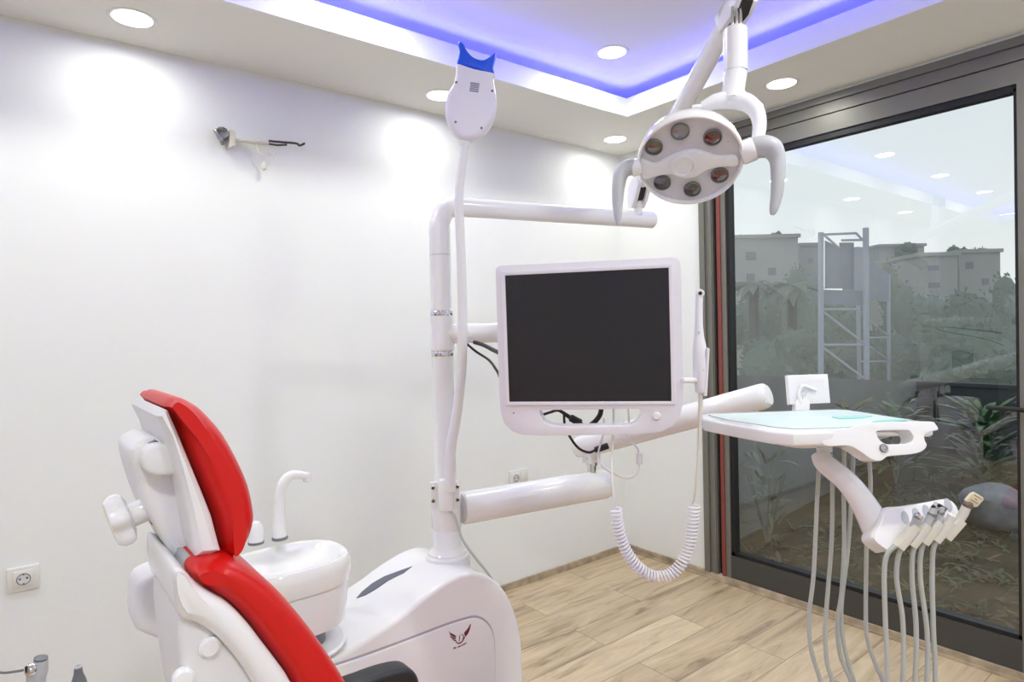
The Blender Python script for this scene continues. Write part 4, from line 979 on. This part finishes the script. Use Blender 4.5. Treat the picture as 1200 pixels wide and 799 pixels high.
# ------------------------------------------------------------------ dark desk at the far end of the room (seen mirrored in the glass)
dk = root('black_desk', 'black desk by the back wall seen only as a dark reflection in the glass', 'desk', (-5.0, -.5, 0))
obj('desk_cabinet', G().box((-5.75, -.78, FLZ), (-4.55, -.03, .80)).bevel(.004, 1), 'desk', dk)
obj('desk_top', G().box((-5.8, -.80, .80), (-4.5, -.02, .84)).bevel(.004, 1), 'desk', dk)
t = root('desk_monitor', 'black desk screen on the black desk, seen only in the reflection', 'monitor', (-5.0, -.35, .84))
obj('panel', G().box((-5.35, -.36, .90), (-4.75, -.33, 1.10)).bevel(.004, 1), 'desk', t)
obj('stand', G().box((-5.12, -.45, .84), (-4.98, -.3, .92)), 'desk', t)

# ================================================================== OUTSIDE
ZG = -.06
tag(obj('terrace_ground', G().add([V((.12, -8, ZG)), V((9.5, -8, ZG)), V((9.5, .6, ZG)), V((.12, .6, ZG))], [(0, 1, 2, 3)]), 'soil', flat=True), None, None, None, 'structure')
tag(obj('distant_ground', G().add([V((9.5, -60, -3.5)), V((140, -60, -3.5)), V((140, 140, -3.5)), V((9.5, 140, -3.5)), ], [(0, 1, 2, 3)]), 'hill', flat=True), None, None, None, 'structure')
# parapets
wa, wb = V((.16, -.325)), V((5.4, .22))
g = G(); n2 = V((-(wb-wa).y, (wb-wa).x)).normalized()*.15
zt0, zt1 = 1.13, .71
g.add([V((wa.x, wa.y, ZG)), V((wb.x, wb.y, ZG)), V((wb.x+n2.x, wb.y+n2.y, ZG)), V((wa.x+n2.x, wa.y+n2.y, ZG)), V((wa.x, wa.y, zt0)), V((wb.x, wb.y, zt1)), V((wb.x+n2.x, wb.y+n2.y, zt1)), V((wa.x+n2.x, wa.y+n2.y, zt0))],
      [(0, 1, 5, 4), (1, 2, 6, 5), (2, 3, 7, 6), (3, 0, 4, 7), (4, 5, 6, 7)])
tag(obj('terrace_parapet', g, 'conc', flat=True), 'pale grey low side wall of the terrace just left outside the glass door', 'low wall')
g = G().box((5.43, -8, ZG), (5.58, .36, .69)); g.box((5.41, -8, .67), (5.61, .36, .71))
tag(obj('terrace_parapet', g, 'concd', flat=True), 'dark grey low wall along the far end of the terrace', 'low wall')

# leafy plants on the terrace
def leaf(g, base, d, L, w, bend):
    d = d.normalized(); s = d.cross(Z_); s = s.normalized() if s.length > 1e-3 else V((1, 0, 0))
    pts = []
    for k in range(5):
        t = k/4; c = base+d*(L*t)-Z_*(bend*L*t*t); ww = w*math.sin(math.pi*min(.98, t*.92+.06))
        pts += [c-s*ww, c+s*ww]
    g.add(pts, [(2*k, 2*k+1, 2*k+3, 2*k+2) for k in range(4)])
def plant(px, py_base, h, n, m, label, name='terrace_plant', spread=.6, L=(.14, .3), w=.022, z=ZG, group=None):
    b = onZ(px, py_base, z)
    t = root(name, label, 'plant', b, group)
    g = G(); st = G()
    for i in range(n):
        a = random.uniform(0, 2*math.pi); hh = h*random.uniform(.15, .95); rad = spread*h*.35*random.random()
        p = b+V((math.cos(a)*rad, math.sin(a)*rad, hh))
        leaf(g, p, V((math.cos(a), math.sin(a), random.uniform(.2, 1.4))), random.uniform(*L), w*random.uniform(.7, 1.2), random.uniform(.1, .5))
    for i in range(6):
        a = random.uniform(0, 2*math.pi); st.tube([b, b+V((math.cos(a)*spread*h*.2, math.sin(a)*spread*h*.2, h*.7))], .006, 6)
    obj('foliage', g, m, t, flat=True); obj('stem', st, 'trunk', t)
plant(1152, 574, .72, 150, 'leafd', 'dark green lance-leaved shrub outside, beyond the right end of the tray', L=(.18, .34), w=.03)
plant(1050, 566, .74, 120, 'leafp', 'pale green lance-leaved shrub outside, above the tray handle', L=(.18, .32), w=.028)
plant(992, 572, .78, 70, 'leafy', 'yellowish leafy shrub outside, right of the film viewer', L=(.14, .26), w=.03)
plant(900, 640, .7, 60, 'leafp', 'sparse pale shrub outside against the side wall, under the left of the tray', L=(.10, .2), w=.014, spread=.9)
# low weeds
def weeds(name, label, n, m, area, L, w):
    g = G()
    for i in range(n):
        x = random.uniform(area[0], area[1]); y = random.uniform(area[2], area[3]); b = V((x, y, ZG))
        for k in range(random.randint(3, 7)):
            a = random.uniform(0, 6.28); leaf(g, b, V((math.cos(a), math.sin(a), random.uniform(.2, 1.2))), random.uniform(*L), w*random.uniform(.6, 1.3), random.uniform(.2, .7))
    tag(obj(name, g, m, flat=True), label, 'ground cover', None, 'stuff')
M['weed'] = mat('weeds', (.07, .085, .036), .7, var=.6, vscale=3)
M['litter'] = mat('dry_leaf_litter', (.13, .085, .05), .8, var=.6, vscale=4)
weeds('ground_weeds', 'low green weeds covering the dark ground outside the glass', 900, 'weed', (.3, 4.4, -4.5, -.4), (.05, .16), .010)
weeds('leaf_litter', 'dry brown leaves scattered over the ground outside', 260, 'litter', (.3, 4.4, -4.5, -.4), (.05, .12), .014)
# rounded grey lump on the terrace ground
rc = onZ(1168, 618, ZG)
g = G(); bmesh.ops.create_icosphere(g.bm, subdivisions=3, radius=1)
for v in g.bm.verts:
    n_ = 1+.12*math.sin(3.1*v.co.x+1.7*v.co.y)+.08*math.sin(5*v.co.z+2*v.co.x); v.co = V((rc.x+v.co.x*.24*n_, rc.y+v.co.y*.2*n_, ZG+.14+v.co.z*.17*n_))
tag(obj('grey_lump', g, 'lumpgrey'), 'pale grey rounded lump lying on the ground outside at the right', 'stone')

# scaffold tower
def at_px(px, d): q = P(px, 380, d); return V((q.x, q.y, 0))
tw = root('scaffold_tower', 'grey lattice scaffold tower with sheeted top section standing outside', 'scaffold tower', at_px(985, 20)+V((0, 0, -3.5)))
def t4(x, y, d): return P(860+x/3.805, 250+y/3.805, d)
D1, D2 = 20., 22.5
zl = -3.5
def postline(xt, yt, xb, d, r, name='post'):
    a = t4(xt, yt, d); b = t4(xb, 740, d); k = (zl-a.z)/(b.z-a.z); b = a+(b-a)*k
    obj(name, G().tube([a, b], r, 8), 'tower', tw)
postline(388, 85, 388, D1, .088); postline(588, 65, 592, D1, .095)
postline(550, 150, 560, D2, .075); postline(690, 270, 692, D2, .06)
def bar(x1, y1, x2, y2, d1=D1, d2=D1, r=.038, name='brace'): obj(name, G().tube([t4(x1, y1, d1), t4(x2, y2, d2)], r, 8), 'tower', tw)
for b_ in ((388, 428, 560, 428), (388, 586, 590, 586), (400, 440, 575, 575), (400, 600, 580, 735), (388, 95, 545, 88), (395, 90, 470, 155), (545, 88, 575, 120), (480, 120, 590, 118)): bar(*b_)
for b_ in ((600, 480, 690, 545), (600, 555, 690, 553), (600, 590, 690, 655), (600, 660, 690, 660), (560, 660, 600, 660)): bar(*b_, D1+.6, D2, .03)
def sheet(q, d, m, name): 
    o = t4(*q[0], d); obj(name, G().add([t4(x, y, d) for x, y in q], [(0, 1, 2, 3)]), m, tw, flat=True)
sheet(((405, 120), (470, 150), (470, 335), (405, 335)), D1+.3, 'sheet', 'sheet_panel')
sheet(((470, 130), (535, 130), (535, 335), (470, 335)), D1+.6, 'sheet', 'sheet_panel')
sheet(((535, 150), (590, 150), (590, 400), (535, 400)), D1+.5, 'tower', 'sheet_panel')
sheet(((605, 200), (692, 270), (690, 395), (605, 385)), D1+1.2, 'sheet', 'sheet_panel')
sheet(((388, 340), (590, 345), (575, 410), (395, 405)), D1+.2, 'sheet', 'deck_panel')

# buildings
def building(label, px0, px1, ptop, d, m, wins, depth=9):
    a = P(px0, ptop, d); b = P(px1, ptop, d); z = (a.z+b.z)/2
    ctr = (a+b)/2; ux = (b-a); ux.z = 0; W_ = ux.length; ux.normalize(); uy = V((-ux.y, ux.x, 0))
    if uy.dot(FW) < 0: uy = -uy
    t = root('apartment_building', label, 'building', V((ctr.x, ctr.y, -3.5)))
    fr = (V((ctr.x, ctr.y, 0)), ux, Z_, uy)
    obj('wall', G().puff([(-W_/2, -3.5), (W_/2, -3.5), (W_/2, z), (-W_/2, z)], fr, 0, depth, 0), m, t, flat=True)
    obj('roof_edge', G().puff([(-W_/2-.2, z), (W_/2+.2, z), (W_/2+.2, z+.35), (-W_/2-.2, z+.35)], fr, -.2, depth+.2, 0), m, t, flat=True)
    for (x, y, w_, h_) in wins:
        p = P(x, y, d); u_ = (p-V((ctr.x, ctr.y, 0))).dot(ux); ww = w_*d/FPX/2; hh = h_*d/FPX/2
        obj('window', G().puff([(u_-ww, p.z-hh), (u_+ww, p.z-hh), (u_+ww, p.z+hh), (u_-ww, p.z+hh)], fr, -.05, .3, 0), 'bwin', t, flat=True)
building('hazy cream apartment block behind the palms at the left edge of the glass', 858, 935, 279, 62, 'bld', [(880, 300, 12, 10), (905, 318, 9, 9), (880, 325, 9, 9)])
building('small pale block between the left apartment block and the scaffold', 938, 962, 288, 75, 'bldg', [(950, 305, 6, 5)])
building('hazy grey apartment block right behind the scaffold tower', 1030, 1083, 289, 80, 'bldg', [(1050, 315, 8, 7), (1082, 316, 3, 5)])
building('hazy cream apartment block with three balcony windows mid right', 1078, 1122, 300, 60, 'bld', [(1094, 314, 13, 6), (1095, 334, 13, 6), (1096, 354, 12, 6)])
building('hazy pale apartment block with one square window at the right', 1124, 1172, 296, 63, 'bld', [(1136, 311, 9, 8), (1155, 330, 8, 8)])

# trees
def tree(label, px, py_top, py_bot, d, wpx, m, n=700, group='hazy trees beyond the terrace'):
    top = P(px, py_top, d); bot = P(px, py_bot, d); Rw = wpx/2*d/FPX; hz = (top.z-bot.z)/2; c = V((top.x, top.y, (top.z+bot.z)/2))
    t = root('tree', label, 'tree', V((c.x, c.y, -3.5)), group)
    g = G()
    blobs = [(c+V((random.uniform(-.6, .6)*Rw, random.uniform(-.6, .6)*Rw, random.uniform(-.7, .6)*hz)), random.uniform(.35, .6)) for _ in range(9)]+[(c, .8)]
    for i in range(n):
        bc_, br_ = random.choice(blobs); v = V((random.gauss(0, 1), random.gauss(0, 1), random.gauss(0, 1))).normalized()
        p = bc_+V((v.x*Rw*br_, v.y*Rw*br_, v.z*hz*br_))*random.uniform(.75, 1.05)
        s = Rw*random.uniform(.07, .14); a = V((random.gauss(0, 1), random.gauss(0, 1), random.gauss(0, 1))).normalized(); b = a.orthogonal().normalized()
        g.add([p-a*s, p+b*s*.6, p+a*s, p-b*s*.6], [(0, 1, 2, 3)])
    for bc_, br_ in blobs:
        k = len(g.bm.verts); r_ = bmesh.ops.create_icosphere(g.bm, subdivisions=2, radius=1)
        for v in r_['verts']: v.co = V((bc_.x+v.co.x*Rw*br_*.8, bc_.y+v.co.y*Rw*br_*.8, bc_.z+v.co.z*hz*br_*.8))
    obj('crown', g, m, t, flat=True)
    obj('trunk', G().tube([V((c.x, c.y, -3.5)), V((c.x, c.y, c.z))], max(.12, Rw*.08), 8), 'trunk', t)
places = ['rounded hazy tree left of the scaffold, beside the door jamb', 'hazy tree filling the gap left of the scaffold post', 'dark hazy tree seen through the scaffold braces', 'hazy tree just right of the scaffold',
          'wide hazy tree below the grey block right of the scaffold', 'hazy tree under the three balcony windows', 'broad hazy tree before the right pale block', 'hazy tree against the right door stile',
          'low hedge-like tree above the parapet at the left', 'low hedge-like tree above the parapet mid glass', 'low hedge-like tree above the parapet at the right']
spec = [(885, 325, 440, 34, 62, 'leafh'), (935, 315, 440, 30, 60, 'leafm'), (985, 335, 445, 36, 70, 'leafm'), (1050, 300, 440, 34, 46, 'leafm'),
        (1075, 325, 440, 40, 70, 'leafm'), (1105, 345, 440, 30, 70, 'leafm'), (1145, 330, 440, 32, 64, 'leafm'), (1185, 318, 440, 30, 60, 'leafm'),
        (905, 385, 470, 22, 110, 'leafh'), (1045, 385, 470, 24, 130, 'leafh'), (1150, 375, 470, 20, 130, 'leafh')]
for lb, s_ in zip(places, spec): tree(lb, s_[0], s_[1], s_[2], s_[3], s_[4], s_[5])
# rooftop/skyline bushes
for lb, px, pt, pb_, d, w_ in (('tiny skyline tree above the left apartment block', 872, 272, 292, 75, 26), ('skyline tree near the top of the left block', 912, 270, 300, 75, 22),
                             ('skyline tree behind the grey block', 1057, 283, 310, 80, 30), ('skyline tree between the two cream blocks', 1120, 288, 320, 80, 34), ('skyline tree above the right pale block', 1150, 290, 320, 82, 34)):
    tree(lb, px, pt, pb_, d, w_, 'leafh', 260)
def palm(label, px, py_top, d, m, hgt):
    c = P(px, py_top, d); t = root('palm_tree', label, 'palm', V((c.x, c.y, -3.5)), 'palms left of the scaffold')
    g = G()
    for i in range(26):
        a = i*2.399; d_ = V((math.cos(a), math.sin(a), random.uniform(.1, 1.1))).normalized(); L = hgt*random.uniform(.8, 1.1)
        prev = None; s = d_.cross(Z_).normalized(); pts = []
        for k in range(9):
            tt = k/8; cpt = c+d_*(L*tt)-Z_*(.75*L*tt*tt); wv = .16*L*math.sin(math.pi*min(.97, tt*.9+.1))
            pts += [cpt-s*wv-Z_*wv*.35, cpt, cpt+s*wv-Z_*wv*.35]
        f = []
        for k in range(8): f += [(3*k, 3*k+1, 3*k+4, 3*k+3), (3*k+1, 3*k+2, 3*k+5, 3*k+4)]
        g.add(pts, f)
    obj('fronds', g, m, t, flat=True); obj('trunk', G().tube([V((c.x, c.y, -3.5)), c], .2, 8), 'trunk', t)
palm('hazy palm right beside the left jamb of the glass', 883, 335, 26, 'leafh', 1.3)
palm('wide hazy palm just left of the scaffold tower', 928, 338, 27, 'leafm', 1.8)
# far hill
g = G(); hv = []
for i in range(41):
    a = -1.3+2.6*i/40; ang = yaw-a
    hgt = 5+3*math.sin(i*.55)+2*math.sin(i*1.3)+ (4 if i > 30 else 0)
    hv += [V((CAM.x+130*math.cos(ang), CAM.y+130*math.sin(ang), -3.5)), V((CAM.x+134*math.cos(ang), CAM.y+134*math.sin(ang), hgt))]
g.add(hv, [(2*i, 2*i+2, 2*i+3, 2*i+1) for i in range(40)])
M['hillh'] = mat('hazy_hill', (0.15, 0.17, 0.17), .95, var=.1, vscale=.05, emit=(0.17, 0.19, 0.19), estr=1)  # emission paints the haze over the hill
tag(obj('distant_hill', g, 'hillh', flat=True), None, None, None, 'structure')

# ================================================================== LIGHT
w = bpy.data.worlds.new('overcast_sky'); S.world = w; w.use_nodes = True; nt = w.node_tree; bg = nt.nodes['Background']
tc = nt.nodes.new('ShaderNodeTexCoord'); sp_ = nt.nodes.new('ShaderNodeSeparateXYZ'); rp = nt.nodes.new('ShaderNodeValToRGB')
nt.links.new(tc.outputs['Generated'], sp_.inputs[0]); nt.links.new(sp_.outputs['Z'], rp.inputs['Fac'])
rp.color_ramp.elements[0].position = .0; rp.color_ramp.elements[0].color = (.86, .89, .87, 1)
rp.color_ramp.elements[1].position = .55; rp.color_ramp.elements[1].color = (.60, .71, .80, 1)
nt.links.new(rp.outputs['Color'], bg.inputs['Color']); bg.inputs['Strength'].default_value = 1.2
S.view_settings.view_transform = 'Standard'; S.view_settings.look = 'None'; S.view_settings.exposure = 0; S.view_settings.gamma = 1
S.cycles.use_denoising = True
S.cycles.max_bounces = 10; S.cycles.diffuse_bounces = 5; S.cycles.glossy_bounces = 4; S.cycles.transparent_max_bounces = 12
S.cycles.sample_clamp_indirect = 6
